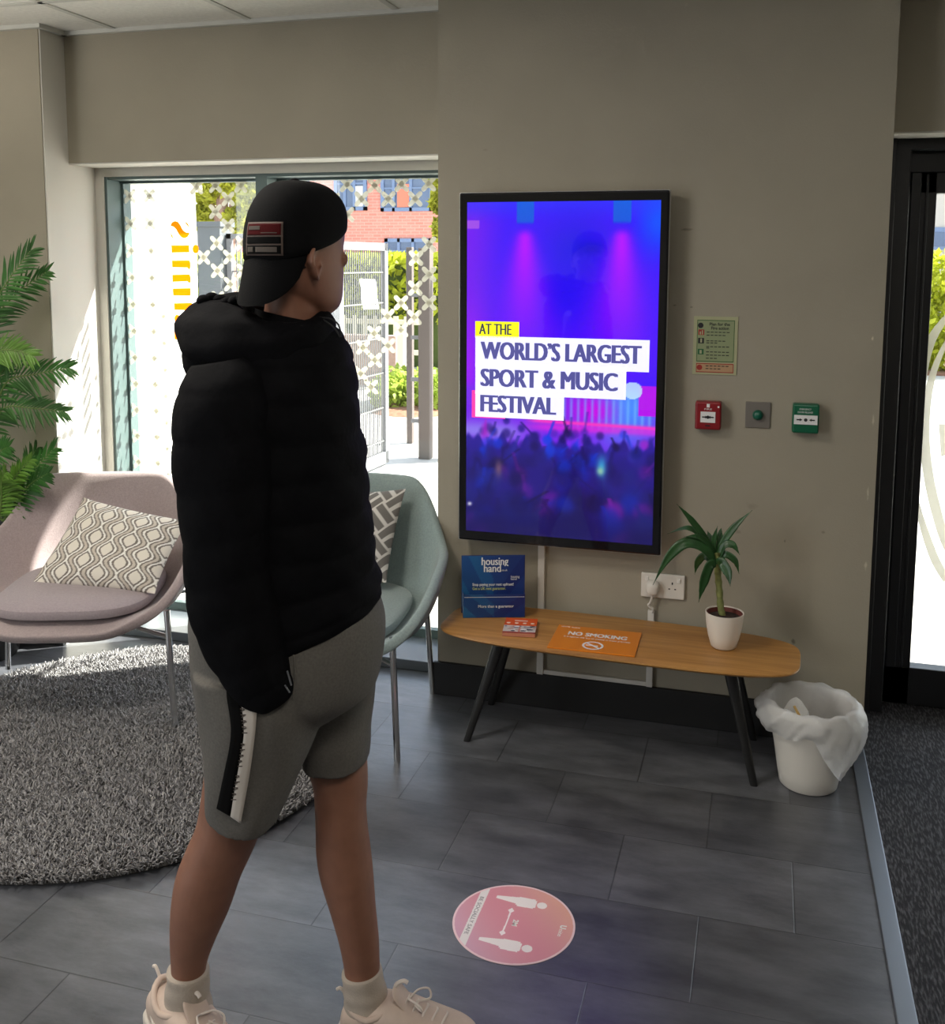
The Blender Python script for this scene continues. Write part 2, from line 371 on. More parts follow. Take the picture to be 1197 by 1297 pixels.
struct(MB().box((-2.70, 3.845, .0), (-1.12, 3.88, .075)).build('bottom_rail', M_GREYFRAME, wroot, smooth=False))
for a, b in ((-2.688, -2.003), (-1.952, -1.12)):
    struct(MB().box((a, YG, .075), (b, YG + .006, 1.923)).build('glass', M_GLASS, wroot, smooth=False))
sbox('window_lintel', (-2.76, 3.90, 1.95), (-1.12, 4.0, 2.6), mat('outer_head', (.3, .3, .3), .7))
# frosted cross decals on the glass
M_DECAL = mat('frosted_vinyl', (.72, .70, .62), .8)
def seethrough(m, tl, tp, c):      # film that lets light through: share of translucent and of plain transparent
    n, l = m.node_tree.nodes, m.node_tree.links; b = n['Principled BSDF']; t = n.new('ShaderNodeBsdfTranslucent'); t.inputs[0].default_value = c; x = n.new('ShaderNodeMixShader'); x.inputs[0].default_value = tl
    r = n.new('ShaderNodeBsdfTransparent'); x2 = n.new('ShaderNodeMixShader'); x2.inputs[0].default_value = tp; l.new(b.outputs[0], x.inputs[1]); l.new(t.outputs[0], x.inputs[2]); l.new(x.outputs[0], x2.inputs[1]); l.new(r.outputs[0], x2.inputs[2]); l.new(x2.outputs[0], n['Material Output'].inputs['Surface'])
seethrough(M_DECAL, .6, .3, (.62, .60, .50, 1))
def cross(b, x, z, s=.040, w=.0098):
    for sg in (1, -1):
        c, q = math.cos(sg * math.pi / 4), math.sin(sg * math.pi / 4); poly = []
        for t in range(5):
            a = -math.pi / 2 + math.pi * t / 4; poly.append((s - w + w * math.cos(a), w * math.sin(a)))
        for t in range(5):
            a = math.pi / 2 + math.pi * t / 4; poly.append((-s + w + w * math.cos(a), w * math.sin(a)))
        b.prism([(x + p[0] * c - p[1] * q, z + p[0] * q + p[1] * c) for p in poly], frame((0, YG - .0006 - .0003 * (sg > 0), 0), (1, 0, 0), (0, -1, 0)), .0003)
PX = [(439.5, 233.7), (474.6, 234.8), (508.8, 233.2), (543, 232.6), (440, 272), (458, 252), (492, 252), (526, 252), (422, 254), (543.5, 309.5), (527, 327), (543.5, 347.5), (526, 365), (543.5, 383.6), (508, 383.6), (491, 400.6), (525, 402), (508, 417.6), (491.7, 437.7), (474, 422),
      (475, 456), (460, 440), (457, 473), (470, 490), (273, 235), (289, 252), (305, 235), (273, 268), (289, 286), (274.5, 308), (307, 308), (291, 325.6), (275.5, 343), (308, 343), (292, 360), (276, 378), (309, 378), (257, 218), (249, 237), (258, 326), (321, 290), (474, 217), (508, 215)]
d1, d2 = MB(), MB()
for p in PX:
    q = on(p[0], p[1], 1, YG)
    (d1 if q[0] < -2.003 else d2).v  # choose the pane
    cross(d1 if q[0] < -1.99 else d2, q[0], q[2])
for k in range(16):
    z = 1.87 - .117 * k
    cross(d1, -2.664, z, .040); 
    cross(d1, -2.566, z, .036)
    if 3 < k < 12: cross(d1, -2.515, z - .05, .026, .007)
struct(d1.build('vinyl_pattern', M_DECAL, wroot, smooth=False)); struct(d2.build('vinyl_pattern', M_DECAL, wroot, smooth=False))
# orange lettering on the glass, read from outside
M_ORANGE_V = mat('orange_vinyl', (.95, .36, .01), .6); seethrough(M_ORANGE_V, .8, .0, (1, .42, .01, 1))
g = MB()
FR = frame((0, YG - .0012, 0), (1, 0, 0), (0, -1, 0))
def pxpoly(b, pts): b.prism([(on(x, y, 1, YG)[0], on(x, y, 1, YG)[2]) for x, y in pts], FR, .0004)
Z5 = lambda pts: [(130 + x / 5.19, 210 + y / 5.19) for x, y in pts]
pxpoly(g, Z5([(447, 395), (455, 372), (475, 362), (497, 368), (513, 390), (528, 420), (545, 436), (568, 440), (572, 432), (572, 448), (560, 468), (540, 477), (517, 470), (500, 448), (484, 418), (468, 402)]))
pxpoly(g, Z5([(540, 373), (556, 373), (572, 400), (570, 412), (560, 396)])); pxpoly(g, Z5([(449, 436), (456, 452), (468, 474), (456, 472), (448, 455)]))
pxpoly(g, Z5([(452, 522), (570, 522), (572, 570), (454, 572)])); pxpoly(g, [(130 + (612 + 20 * math.cos(a)) / 5.19, 210 + (547 + 29 * math.sin(a)) / 5.19) for a in np.linspace(0, 2 * math.pi, 20, endpoint=False)])
pxpoly(g, Z5([(456, 622), (572, 621), (579, 640), (578, 668), (570, 686), (560, 670), (458, 668)])); pxpoly(g, Z5([(458, 716), (572, 712), (580, 732), (580, 760), (572, 776), (560, 760), (460, 764)])); pxpoly(g, Z5([(462, 806), (580, 803), (580, 855), (464, 853)]))
pxpoly(g, Z5([(470, 903), (588, 900), (588, 950), (472, 948)])); pxpoly(g, Z5([(472, 1000), (482, 978), (500, 980), (505, 988), (590, 985), (590, 1035), (495, 1040), (478, 1030)])); pxpoly(g, Z5([(472, 1090), (590, 1086), (590, 1140), (474, 1142)]))
struct(g.build('window_lettering', M_ORANGE_V, wroot, smooth=False))

# entrance door -------------------------------------------------------
droot = struct(MB().box((.40, 3.72, 0), (.452, 3.86, 1.985)).box((.362, 3.70, 0), (.405, 3.86, 2.012)).box((.40, 3.72, 1.975), (2.45, 3.86, 2.0125)).box((2.40, 3.72, 0), (2.45, 3.86, 2.01)).build('door_1', M_BLACK, None, smooth=False, bevel=.004))
g = MB()
for x0, x1 in ((.452, 1.42), (1.43, 2.40)):
    g.box((x0, 3.80, .012), (x0 + .096, 3.86, 1.975)); g.box((x1 - .09, 3.80, .012), (x1, 3.86, 1.975)); g.box((x0, 3.80, .012), (x1, 3.86, .15)); g.box((x0, 3.80, 1.835), (x1, 3.86, 1.975))
    g.box((x0, 3.785, 1.905), (x1, 3.80, 1.975)); g.box((x0 + .012, 3.785, .15), (x0 + .045, 3.80, 1.905)); g.box((x0 + .06, 3.792, .15), (x0 + .07, 3.80, 1.9))
struct(g.build('door_leaf', M_BLACK, droot, smooth=False, bevel=.003))
struct(MB().box((.5, 3.82, .15), (1.36, 3.828, 1.84)).build('glass', M_GLASS, droot, smooth=False)); struct(MB().box((1.5, 3.82, .15), (2.33, 3.828, 1.84)).build('glass', M_GLASS, droot, smooth=False))
struct(MB().box((.45, 3.86, 0), (2.4, 3.90, .012)).build('threshold', mat('threshold_metal', (.6, .58, .54), .4, .3), droot, smooth=False))
g = MB()
def band(b, pts, w):
    P = [on(x, y, 1, 3.818) for x, y in catmull(pts, 6)]; n = len(P); L, Rr = [], []
    for i, p in enumerate(P):
        t = P[min(i + 1, n - 1)] - P[max(i - 1, 0)]; nn = np.array([-t[2], 0, t[0]]); nn /= np.linalg.norm(nn); h = w * (.25 + .75 * math.sin(math.pi * min(1, (i + 1) / n * 1.3 if i < n * .77 else 1) * .5)) / 2
        L.append(p + nn * h); Rr.append(p - nn * h)
    for i in range(n - 1):
        q = [L[i], L[i + 1], Rr[i + 1], Rr[i]]; b.add(q + [x + np.array([0, .0008, 0]) for x in q], [(0, 1, 2, 3), (7, 6, 5, 4), (0, 4, 5, 1), (1, 5, 6, 2), (2, 6, 7, 3), (3, 7, 4, 0)])
band(g, [(1215, 385), (1194, 408), (1179, 432), (1170, 462), (1166, 490)], .034)
band(g, [(1207, 420), (1192, 447), (1180, 480), (1173, 520), (1172, 567), (1179, 618), (1194, 675), (1210, 710)], .034)
band(g, [(1160, 628), (1168, 662), (1184, 708), (1200, 735)], .030)
pxq = [on(x, y, 1, 3.818) for x, y in ((1189, 537), (1230, 537), (1230, 572), (1192, 578))]
g.add(pxq + [p + np.array([0, .0008, 0]) for p in pxq], [(0, 1, 2, 3), (7, 6, 5, 4), (0, 4, 5, 1), (1, 5, 6, 2), (2, 6, 7, 3), (3, 7, 4, 0)])
struct(g.build('vinyl_swoosh', M_DECAL, droot, smooth=False))

# ------------------------------------------------------------------ outside
ZG = -.05
M_PAVE = mat('pale_paving', (.56, .54, .50), .85, noise=.12, nscale=6)
sbox('ground_paving', (-34, 4.0, ZG - .1), (24, 40, ZG), M_PAVE)
M_RENDER = mat('white_render', (.80, .79, .76), .85)
o = MB().box((-4.6, 4.0, ZG), (-3.3, 5.43, 2.0)).build('render_wall', M_RENDER, None, smooth=False); tag(o, 'sunlit white rendered garden wall outside the left window pane', 'wall')
MB().box((-4.65, 4.0, 2.0), (-3.27, 5.46, 2.04)).build('coping', mat('beige_coping', (.62, .57, .45), .8), o, smooth=False)
def leaf_cloud(P, size, rng=RNG, asp=.55):
    n = len(P); a = rng.normal(size=(n, 3)); a /= np.linalg.norm(a, axis=1)[:, None]; b = np.cross(a, rng.normal(size=(n, 3))); b /= np.linalg.norm(b, axis=1)[:, None]
    s = (size * rng.uniform(.6, 1.3, n))[:, None]
    V = np.stack([P - a * s, P + b * s * asp, P + a * s, P - b * s * asp], 1).reshape(-1, 3); F = np.arange(4 * n).reshape(n, 4)
    return V, F
def in_ball(c, r, n, rng=RNG):
    p = rng.normal(size=(n, 3)); p /= np.linalg.norm(p, axis=1)[:, None]; p *= rng.uniform(.45, 1, n)[:, None] ** .5
    return np.array(c) + p * np.array(r)
def leaf_mat(name, c, var=.35):
    m = mat(name, c, .6, noise=var, nscale=3); n, l = m.node_tree.nodes, m.node_tree.links; b = n['Principled BSDF']
    t = n.new('ShaderNodeBsdfTranslucent'); x = n.new('ShaderNodeMixShader'); x.inputs[0].default_value = .4
    src = b.inputs['Base Color'].links[0].from_socket; l.new(src, t.inputs['Color'])
    l.new(b.outputs[0], x.inputs[1]); l.new(t.outputs[0], x.inputs[2]); l.new(x.outputs[0], n['Material Output'].inputs['Surface']); return m
M_HEDGE = leaf_mat('hedge_leaf', (.46, .50, .03)); M_TREELEAF = leaf_mat('tree_leaf', (.50, .50, .05)); M_BUSH = leaf_mat('bush_leaf', (.40, .50, .08)); M_BARK = mat('bark', (.30, .18, .14), .9, noise=.3)
# hedge
hx0, hx1 = on(230, 400, 1, 15)[0], on(600, 400, 1, 15)[0]; hz1 = on(500, 321, 1, 15)[2]; hz0 = on(500, 408, 1, 15)[2]
P = np.stack([RNG.uniform(hx0, hx1, 9000), RNG.uniform(14.6, 15.6, 9000), hz0 + (hz1 - hz0) * RNG.uniform(0, 1, 9000) ** .8], 1)
V, F = leaf_cloud(P, .075); h = raw('hedge', V, F, M_HEDGE, None, smooth=False); tag(h, 'clipped yellow-green hedge running behind the metal fence', 'hedge')
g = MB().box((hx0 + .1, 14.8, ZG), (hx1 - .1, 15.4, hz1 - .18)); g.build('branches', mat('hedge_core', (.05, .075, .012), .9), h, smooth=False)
# low wall and pale picket rail before the hedge
lz = on(470, 425, 1, 12.4)[2]
o = MB().box((on(425, 440, 1, 12.4)[0], 12.4, ZG), (on(501, 440, 1, 12.4)[0], 12.6, lz)).build('garden_wall', mat('pinkish_brick', (.42, .28, .22), .9, noise=.15), None, smooth=False); tag(o, 'low pinkish brick wall across the road seen through the gate bars', 'wall')
o = MB().box((on(503, 440, 1, 12.2)[0], 12.2, ZG), (on(511, 440, 1, 12.2)[0], 12.4, lz + .12)).build('gate_pier', mat('pale_stone', (.62, .55, .44), .9), None, smooth=False); tag(o, 'short pale stone pier at the end of the low brick wall', 'pier')
g = MB(); xa, xb = on(420, 415, 1, 13.6)[0], on(530, 415, 1, 13.6)[0]; pz1 = on(470, 400, 1, 13.6)[2]
o = MB().box((xa, 13.62, pz1 - .12), (xb, 13.66, pz1 - .05)).box((xa, 13.62, .25), (xb, 13.66, .32)).build('picket_fence', mat('pale_wood', (.62, .58, .42), .8), None, smooth=False); tag(o, 'pale picket fence at the foot of the hedge', 'fence')
for k in range(int((xb - xa) / .16)): g.box((xa + .16 * k, 13.6, ZG), (xa + .16 * k + .07, 13.62, pz1))
g.build('pickets', MATS['pale_wood'], o, smooth=False)
# brick building
def brick_mat():
    m = mat('red_brick', (.5, .2, .15), .9); n, l = m.node_tree.nodes, m.node_tree.links; b = n['Principled BSDF']; tc = n.new('ShaderNodeTexCoord'); br = n.new('ShaderNodeTexBrick')
    mp = n.new('ShaderNodeMapping'); mp.inputs['Rotation'].default_value = (math.pi / 2, 0, 0); l.new(tc.outputs['Object'], mp.inputs['Vector']); l.new(mp.outputs[0], br.inputs['Vector'])
    for k, v in (('Scale', 1), ('Mortar Size', .008), ('Brick Width', .225), ('Row Height', .075)): br.inputs[k].default_value = v
    br.inputs['Color1'].default_value = (.62, .215, .165, 1); br.inputs['Color2'].default_value = (.70, .27, .21, 1); br.inputs['Mortar'].default_value = (.68, .36, .30, 1); l.new(br.outputs['Color'], b.inputs['Base Color']); return m
YB = 24.0; bx0, bx1 = on(300, 300, 1, YB)[0], on(575, 300, 1, YB)[0]
br = thing('brick_building', ((bx0 + bx1) / 2, YB + 2, ZG), 'red brick office building with blue-framed windows beyond the hedge', 'building')
MB().box((bx0, YB, ZG), (bx1, YB + 6, 7.5)).build('wall', brick_mat(), br, smooth=False)
M_BLUEF = mat('blue_grey_frame', (.16, .22, .36), .6); M_PANE = mat('far_pane', (.10, .14, .24), .15); M_BLINDS = mat('pale_blind', (.62, .60, .58), .8); M_ORB = mat('orange_blind', (.62, .2, .13), .8)
def far_window(x0, y0, x1, y1, panes, Y=YB, par=None):
    a, c = on(x0, y1, 1, Y), on(x1, y0, 1, Y)
    f = MB(); t = .09; f.box((a[0], Y - .06, a[2]), (c[0], Y, a[2] + t)).box((a[0], Y - .06, c[2] - t), (c[0], Y, c[2])).box((a[0], Y - .06, a[2]), (a[0] + t, Y, c[2])).box((c[0] - t, Y - .06, a[2]), (c[0], Y, c[2]))
    for u in panes: f.box((a[0] + (c[0] - a[0]) * u - .035, Y - .06, a[2]), (a[0] + (c[0] - a[0]) * u + .035, Y, c[2]))
    f.box((a[0], Y - .055, a[2] + (c[2] - a[2]) * .62), (c[0], Y, a[2] + (c[2] - a[2]) * .66))
    w = f.build('window', M_BLUEF, par, smooth=False); MB().box((a[0] + .02, Y - .02, a[2] + .02), (c[0] - .02, Y - .005, c[2] - .02)).build('pane', M_PANE, w, smooth=False); return w, a, c
w, a, c = far_window(424, 213, 465, 267, (.33, .62), par=br); MB().box((a[0] + .62 * (c[0] - a[0]), YB - .05, a[2] + .1), (c[0] - .1, YB - .03, a[2] + .58 * (c[2] - a[2]))).build('blind', M_BLINDS, w, smooth=False)
w, a, c = far_window(483, 221, 549, 268, (.25, .58), par=br); MB().box((a[0] + .32 * (c[0] - a[0]), YB - .05, a[2] + .1), (a[0] + .57 * (c[0] - a[0]), YB - .03, a[2] + .75 * (c[2] - a[2]))).build('blind', M_ORB, w, smooth=False)
far_window(488, 302, 548, 345, (.3, .6), par=br); far_window(340, 213, 392, 262, (.5,), par=br)
# trees and bush
def tree(pxs, Y, label, trunk, n=2600, size=.075, m=M_TREELEAF, name='tree', base=None):
    cs = []
    for x, y, r in pxs:
        q = on(x, y, 1, Y); d = q[1]; cs.append((q, r * d / 1280))
    t = base if base is not None else on(trunk[0], 500, 1, Y)[0]
    root = thing(name, (t, Y, ZG), label, 'tree')
    V = np.concatenate([in_ball(q, (r, r * .8, r), n) for q, r in cs]); V, F = leaf_cloud(V, size); raw('crown', V, F, m, root, smooth=False)
    b = MB(); top = max(q[2] for q, r in cs); b.tube([(t, Y, ZG), (t + .05, Y + .02, top * .45), (t - .03, Y, top * .7), (t + .02, Y, top)], [.14, .11, .08, .03], 10)
    for q, r in cs: b.tube([(t, Y, top * .5), tuple((np.array([t, Y, top * .6]) + q) / 2), tuple(q)], [.07, .045, .02], 8)
    b.build('trunk', M_BARK, root); return root
tree([(262, 240, 22), (285, 226, 24), (312, 245, 22), (258, 275, 18), (300, 280, 20), (320, 222, 18), (270, 205, 30), (305, 195, 34)], 12.5, 'young yellow-green tree behind the left pane of the window', (290,), n=900)
tree([(556, 225, 13), (560, 255, 14), (566, 290, 18), (562, 200, 22), (580, 240, 26)], 11.5, 'leafy tree at the right edge of the window beside the pillar', (590,), n=900)
q = on(512, 526, 2, ZG)
b0 = thing('bush', (q[0], q[1] + .35, ZG), 'low bright green bush growing beside the open gate', 'bush')
P = np.concatenate([in_ball((q[0] + dx, q[1] + .4 + dy, ZG + .18), (.3, .3, .26), 500) for dx, dy in ((-.25, 0), (0, .1), (.25, .05), (-.05, .4), (.35, .5), (-.4, .5))]); P[:, 2] = np.maximum(P[:, 2], ZG + .02)
V, F = leaf_cloud(P, .05); raw('foliage', V, F, M_BUSH, b0, smooth=False); MB().lathe([(.5, 0), (.42, .04), (.2, .06)], (q[0], q[1] + .35, ZG), 24).build('soil', mat('bark_chip_soil', (.30, .15, .09), .95, noise=.3), b0)
# metal fence, posts and gate
M_GALV = mat('galvanised_metal', (.20, .20, .21), .6, .0); M_POST = mat('brown_grey_post', (.13, .105, .095), .7); M_WIRE = mat('grey_coated_wire', (.16, .16, .16), .6)
def mesh_panel(name, a, b, z0, z1, label, cat, nv, rails, frame_w=.045, group=None):
    a, b = np.array(a), np.array(b); root = thing(name, (a[0], a[1], ZG), label, cat, group); d = np.array([*(b - a), 0]); L = np.linalg.norm(d); M = frame((a[0], a[1], 0), d, (0, 0, 1)); w = frame_w
    f = MB().box((0, -.02, z0), (w, .02, z1), M).box((L - w, -.02, z0), (L, .02, z1), M).box((0, -.02, z1 - w), (L, .02, z1), M).box((0, -.02, z0), (L, .02, z0 + w * 1.6), M); f.build('gate_frame' if cat == 'gate' else 'frame', M_GALV, root, smooth=False)
    g = MB()
    for k in range(1, nv): x = w + (L - 2 * w) * k / nv; g.box((x - .004, -.004, z0 + w), (x + .004, .004, z1 - w), M)
    for z in rails: g.box((w, -.008, z), (L - w, .008, z + .012), M)
    g.build('mesh_wires', M_WIRE, root, smooth=False); return root, M, L
gr = np.array(on(490, 588, 2, ZG))[:2]; gl = np.array(on(428, 450, 1, 6.75))[:2]; gz = on(490, 308, 1, gr[1])[2]
gt, GM, GL = mesh_panel('mesh_gate', gl, gr, -.03, gz, 'open grey metal mesh gate leaf with a white notice on it', 'gate', 20, [.15, .42, .70, .98, 1.26, 1.5], .06)
sa, sb = on(452, 620, 1, gl[1])[0], 0
def on_gate(px, py):
    d = ray(px, py); n = np.array([-(gr - gl)[1], (gr - gl)[0], 0]); t = ((np.array([*gl, 0]) - CAM) @ n) / (d @ n); return CAM + d * t
q = [on_gate(*p) + np.array([0, -.022, 0]) for p in ((457, 353), (477, 354), (481, 391), (461, 392))]
V = q + [p + np.array([0, .002, 0]) for p in q]
o = MB().add(V, [(3, 2, 1, 0), (4, 5, 6, 7), (0, 1, 5, 4), (1, 2, 6, 5), (2, 3, 7, 6), (3, 0, 4, 7)]).build('paper_notice', mat('white_paper', (.85, .85, .83), .7), None, smooth=False); tag(o, 'curling white paper notice fixed to the mesh gate', 'notice')
def post(name, px, py, w, top, label, m=M_POST, d=.06):
    q = on(px, py, 2, ZG); z = on(px, top, 1, q[1])[2]; o = MB().box((q[0] - w / 2, q[1], ZG), (q[0] + w / 2, q[1] + d, z)).build(name, m, None, smooth=False, bevel=.006); tag(o, label, 'post', 'posts of the metal fence'); return o
post('fence_post', 518.5, 562, .055, 313, 'slim grey-brown gate post just left of the thicker post')
p2 = post('fence_post', 537, 582, .10, 314, 'thick grey-brown gate post nearest the window\'s right edge', d=.1)
for z in (.25, .6, .95, 1.3, 1.6): MB().box((p2.data.vertices[0].co.x - .075, p2.data.vertices[0].co.y + .03, z), (p2.data.vertices[0].co.x - .0, p2.data.vertices[0].co.y + .06, z + .03)).build('latch_lug', M_GALV, p2, smooth=False)
q = on(268, 450, 1, 7.2); z = on(268, 287, 1, 7.2)[2]
o = MB().box((q[0] - .10, 7.2, ZG), (q[0] + .10, 7.4, z)).box((q[0] - .115, 7.185, z), (q[0] + .115, 7.415, z + .04)).build('gate_pillar', mat('grey_post', (.13, .14, .15), .6), None, smooth=False); tag(o, 'wide grey square fence pillar beside the orange lettering', 'post')
mesh_panel('mesh_fence', (q[0] + .11, 7.3), (on(425, 450, 1, 7.3)[0], 7.3), .02, on(300, 296, 1, 7.3)[2], 'grey mesh fence panel between the wide pillar and the gate', 'fence', 22, [.15, .5, .85, 1.2, 1.5], .04)
q = on(541, 582, 2, ZG); mesh_panel('mesh_fence', (q[0] + .12, q[1] + .1), (q[0] + 1.6, q[1] + .9), .02, 1.6, 'short run of mesh fence right of the thick gate post', 'fence', 20, [.15, .5, .85, 1.2, 1.5], .04)
# beyond the door
q = on(1185, 476, 2, ZG); Y = q[1]
b1 = thing('shrub', (q[0] + .6, Y + .6, ZG), 'tall yellow-green shrub seen through the entrance door glass', 'shrub')
P = np.concatenate([in_ball((q[0] + dx, Y + .7, z), (.7, .5, .5), 1100) for dx in (-.4, .4, 1.2) for z in (.3, .8, 1.35)]); P[:, 2] = np.maximum(P[:, 2], ZG + .02)
V, F = leaf_cloud(P, .06); raw('foliage', V, F, M_HEDGE, b1, smooth=False); MB().box((q[0] - 1.5, Y, ZG), (q[0] + 3, Y + 1.4, ZG + .03)).build('soil', MATS['bark_chip_soil'], b1, smooth=False); MB().tube([(q[0] + .4, Y + .7, ZG), (q[0] + .42, Y + .7, 1.2)], [.05, .02]).build('stem', M_BARK, b1)
x0 = on(1140, 300, 1, 26)[0]; b2 = thing('pale_building', (x0 + 5, 28, ZG), 'beige building with a grey-blue window band beyond the entrance shrub', 'building')
MB().box((x0, 26, ZG), (x0 + 12, 32, 5)).build('wall', mat('beige_cladding', (.50, .46, .42), .9), b2, smooth=False)
w = MB().box((x0, 25.95, on(1190, 316, 1, 26)[2]), (x0 + 12, 26, on(1190, 288, 1, 26)[2])).build('window_band', M_BLUEF, b2, smooth=False)
MB().box((x0 + .2, 25.93, on(1190, 312, 1, 26)[2]), (x0 + 11.8, 25.95, on(1190, 294, 1, 26)[2])).build('pane', M_PANE, w, smooth=False)

# ------------------------------------------------------------------ wall display
M_SCR = mat_attr('lit_screen', .04, emit=SCREEN, spec=.9)
M_GLOSS = mat('gloss_black', (.006, .006, .008), .06, spec=.7); M_SILVER = mat('silver_edge', (.6, .6, .6), .3, .8)
YT = 3.35
tv = thing('wall_display', (-.663, D, 1.223), 'large portrait screen on the pillar showing a festival advert', 'screen')
MB().box((-1.017, YT, .617), (-.309, YT + .046, 1.829)).build('casing', M_GLOSS, tv, smooth=False, bevel=.006)
MB().box((-1.019, YT + .006, .615), (-.307, YT + .030, 1.831)).build('edge_trim', M_SILVER, tv, smooth=False, bevel=.003)
MB().box((-.9, YT + .046, .9), (-.43, D, 1.55)).build('wall_mount', M_BLACK, tv, smooth=False)
SX0, SX1, SZ0, SZ1 = -.989, -.336, .652, 1.797
def paint_tv(U, V):
    sh = U.shape + (3,); C = np.zeros(sh); T = lambda *c: np.array(c, float)
    def mix(k, c): C[:] = C * (1 - k[..., None]) + T(*c) * k[..., None]
    mix(np.ones_like(U), (62, 10, 250)); mix(sst(.25 - U, 0, .25) * sst(V, .45, .6), (112, 20, 240)); mix(sst(.16 - U, 0, .16) * sst(.8 - V, 0, .3), (150, 20, 245))
    mix(.9 * sst(U, .80, 1.0) * sst(V, .78, .95), (0, 90, 255)); mix(.6 * sst(V, .93, 1.), (40, 60, 255))
    mix(.8 * np.exp(-((U - .58) / .17) ** 2 - ((V - .86) / .1) ** 2), (25, 20, 225)); mix(.7 * np.exp(-((U - .52) / .12) ** 2 - ((V - .72) / .08) ** 2), (28, 5, 240))
    mix(.5 * np.exp(-((U - .66) / .07) ** 2 - ((V - .865) / .018) ** 2), (10, 15, 190))
    for u0, k in ((.31, .95), (.81, .95)):
        d = .955 - V; wid = .022 + .40 * np.clip(d, 0, 1); s = np.exp(-((U - u0) / wid) ** 2) * sst(d, .025, .06) * np.clip(1.2 - d * 2.3, 0, 1); mix(k * np.clip(s, 0, 1), (185, 0, 255))
        mix(.8 * sst(V, .93, .945) * (np.abs(U - u0) < .045), (0, 105, 215))
    mix((U < .065) * (np.abs(V - .935) < .012) * .8, (170, 90, 230))
    # stage
    lo = sst(.475 - V, 0, .04)
    mix(lo, (120, 40, 235)); mix(lo * np.exp(-((U - .84) / .16) ** 2 - ((V - .40) / .1) ** 2), (60, 150, 255)); mix(.9 * lo * np.exp(-((U - .68) / .12) ** 2 - ((V - .39) / .05) ** 2), (215, 0, 230))
    for uu in np.linspace(.53, .97, 13): mix(.55 * lo * np.exp(-((U - uu) / .008) ** 2) * sst(V, .32, .36) * sst(.46 - V, 0, .05), (120, 190, 255))
    mix(.9 * (U > .915) * (np.abs(V - .425) < .045), (190, 0, 235)); mix(.9 * ((U - .88) ** 2 / .0025 + (V - .455) ** 2 / .0006 < 1), (190, 225, 255))
    mix(.95 * np.exp(-((V - (.352 - .012 * (U - .5))) / .006) ** 2) * sst(U, .3, .4), (255, 60, 190)); mix(.7 * np.exp(-((V - .335) / .012) ** 2) * sst(U, .25, .45), (235, 40, 220)); mix(.7 * np.exp(-((V - .315) / .03) ** 2) * sst(.4 - U, 0, .2), (150, 150, 240))
    # crowd
    r = np.random.default_rng(3); edge = .30 + .012 * np.sin(U * 40) + .01 * np.sin(U * 97 + 1)
    mix(sst(edge - V, 0, .02), (44, 28, 150))
    for i in range(190):
        t = i / 190; v = .325 - .36 * t ** 1.1 + r.normal() * .012; u = r.uniform(-.03, 1.03); s = .020 + .05 * t; k = r.uniform(.35, .95); b = r.uniform(0, 1)
        c = (20 + 40 * b * (1 - t), 12 + 40 * b * b, 70 + 120 * b * (1 - .5 * t)) if r.uniform() < .8 else ((20, 60, 225) if r.uniform() < .6 else (170, 30, 200))
        mix(k * np.exp(-(((U - u) / s) ** 2 + ((V - v) / (s * .62)) ** 2) ** 2), c)
        if r.uniform() < .5:
            L = .02 + .05 * r.uniform(); sl_ = r.normal() * .5; uu = U - u - sl_ * (V - v) * 1.7; mix(.8 * k * np.exp(-(uu / (.007 + .008 * t)) ** 4) * (V > v) * (V < v + L), c)
    mix(.35 * sst(.30 - V, 0, .1), (18, 8, 78)); mix(.75 * sst(.13 - V, 0, .13), (20, 12, 86)); mix(.85 * np.exp(-((U - .73) / .025) ** 2 - ((V - .225) / .03) ** 2), (60, 170, 220)); mix(.9 * np.exp(-((U - .725) / .018) ** 2 - ((V - .212) / .012) ** 2), (150, 200, 170))
    mix(.9 * np.exp(-((U - .02) / .012) ** 2 - ((V - .085) / .006) ** 2), (230, 230, 240)); mix(.8 * np.exp(-((U - .18) / .02) ** 2 - ((V - .2) / .025) ** 2), (120, 90, 110))
    return C
scr = paint_grid('screen', 190, 330, lambda U, V: np.stack([SX0 + (SX1 - SX0) * U, np.full_like(U, YT - .0008), SZ0 + (SZ1 - SZ0) * V], -1), paint_tv, M_SCR, tv)
def tvp(x, y): q = on(x, y, 1, YT - .002); return q[0], q[2]
TF = lambda x, z, d=.002: frame((x, YT - d, z), (1, 0, 0), (0, -1, 0))
def emis(name, c): return mat(name, lin(*c), .05, emit=SCREEN)
M_PANEL = emis('caption_white', (212, 212, 243)); M_YEL = emis('caption_yellow', (238, 240, 30)); M_NAVY = emis('caption_navy', (74, 74, 132)); M_PINK = emis('caption_pink', (235, 60, 150)); M_DKT = emis('caption_dark', (55, 55, 70))
def panel(x0, y0, x1, y1, m, d=.0016):
    a, c = tvp(x0, y1), tvp(x1, y0); MB().box((a[0], YT - d, a[1]), (c[0], YT - .001, c[1])).build('caption_panel', m, scr, smooth=False); return a[0], c[0], a[1], c[1]
pk = panel(597.5, 496, 640, 528.5, M_PINK, .0012); p0 = panel(602, 408, 657.5, 427.5, M_YEL); p1 = panel(602, 431, 823, 464, M_PANEL); p2_ = panel(602, 465.5, 793.5, 498.5, M_PANEL); p3 = panel(602, 500, 714.5, 527.5, M_PANEL)
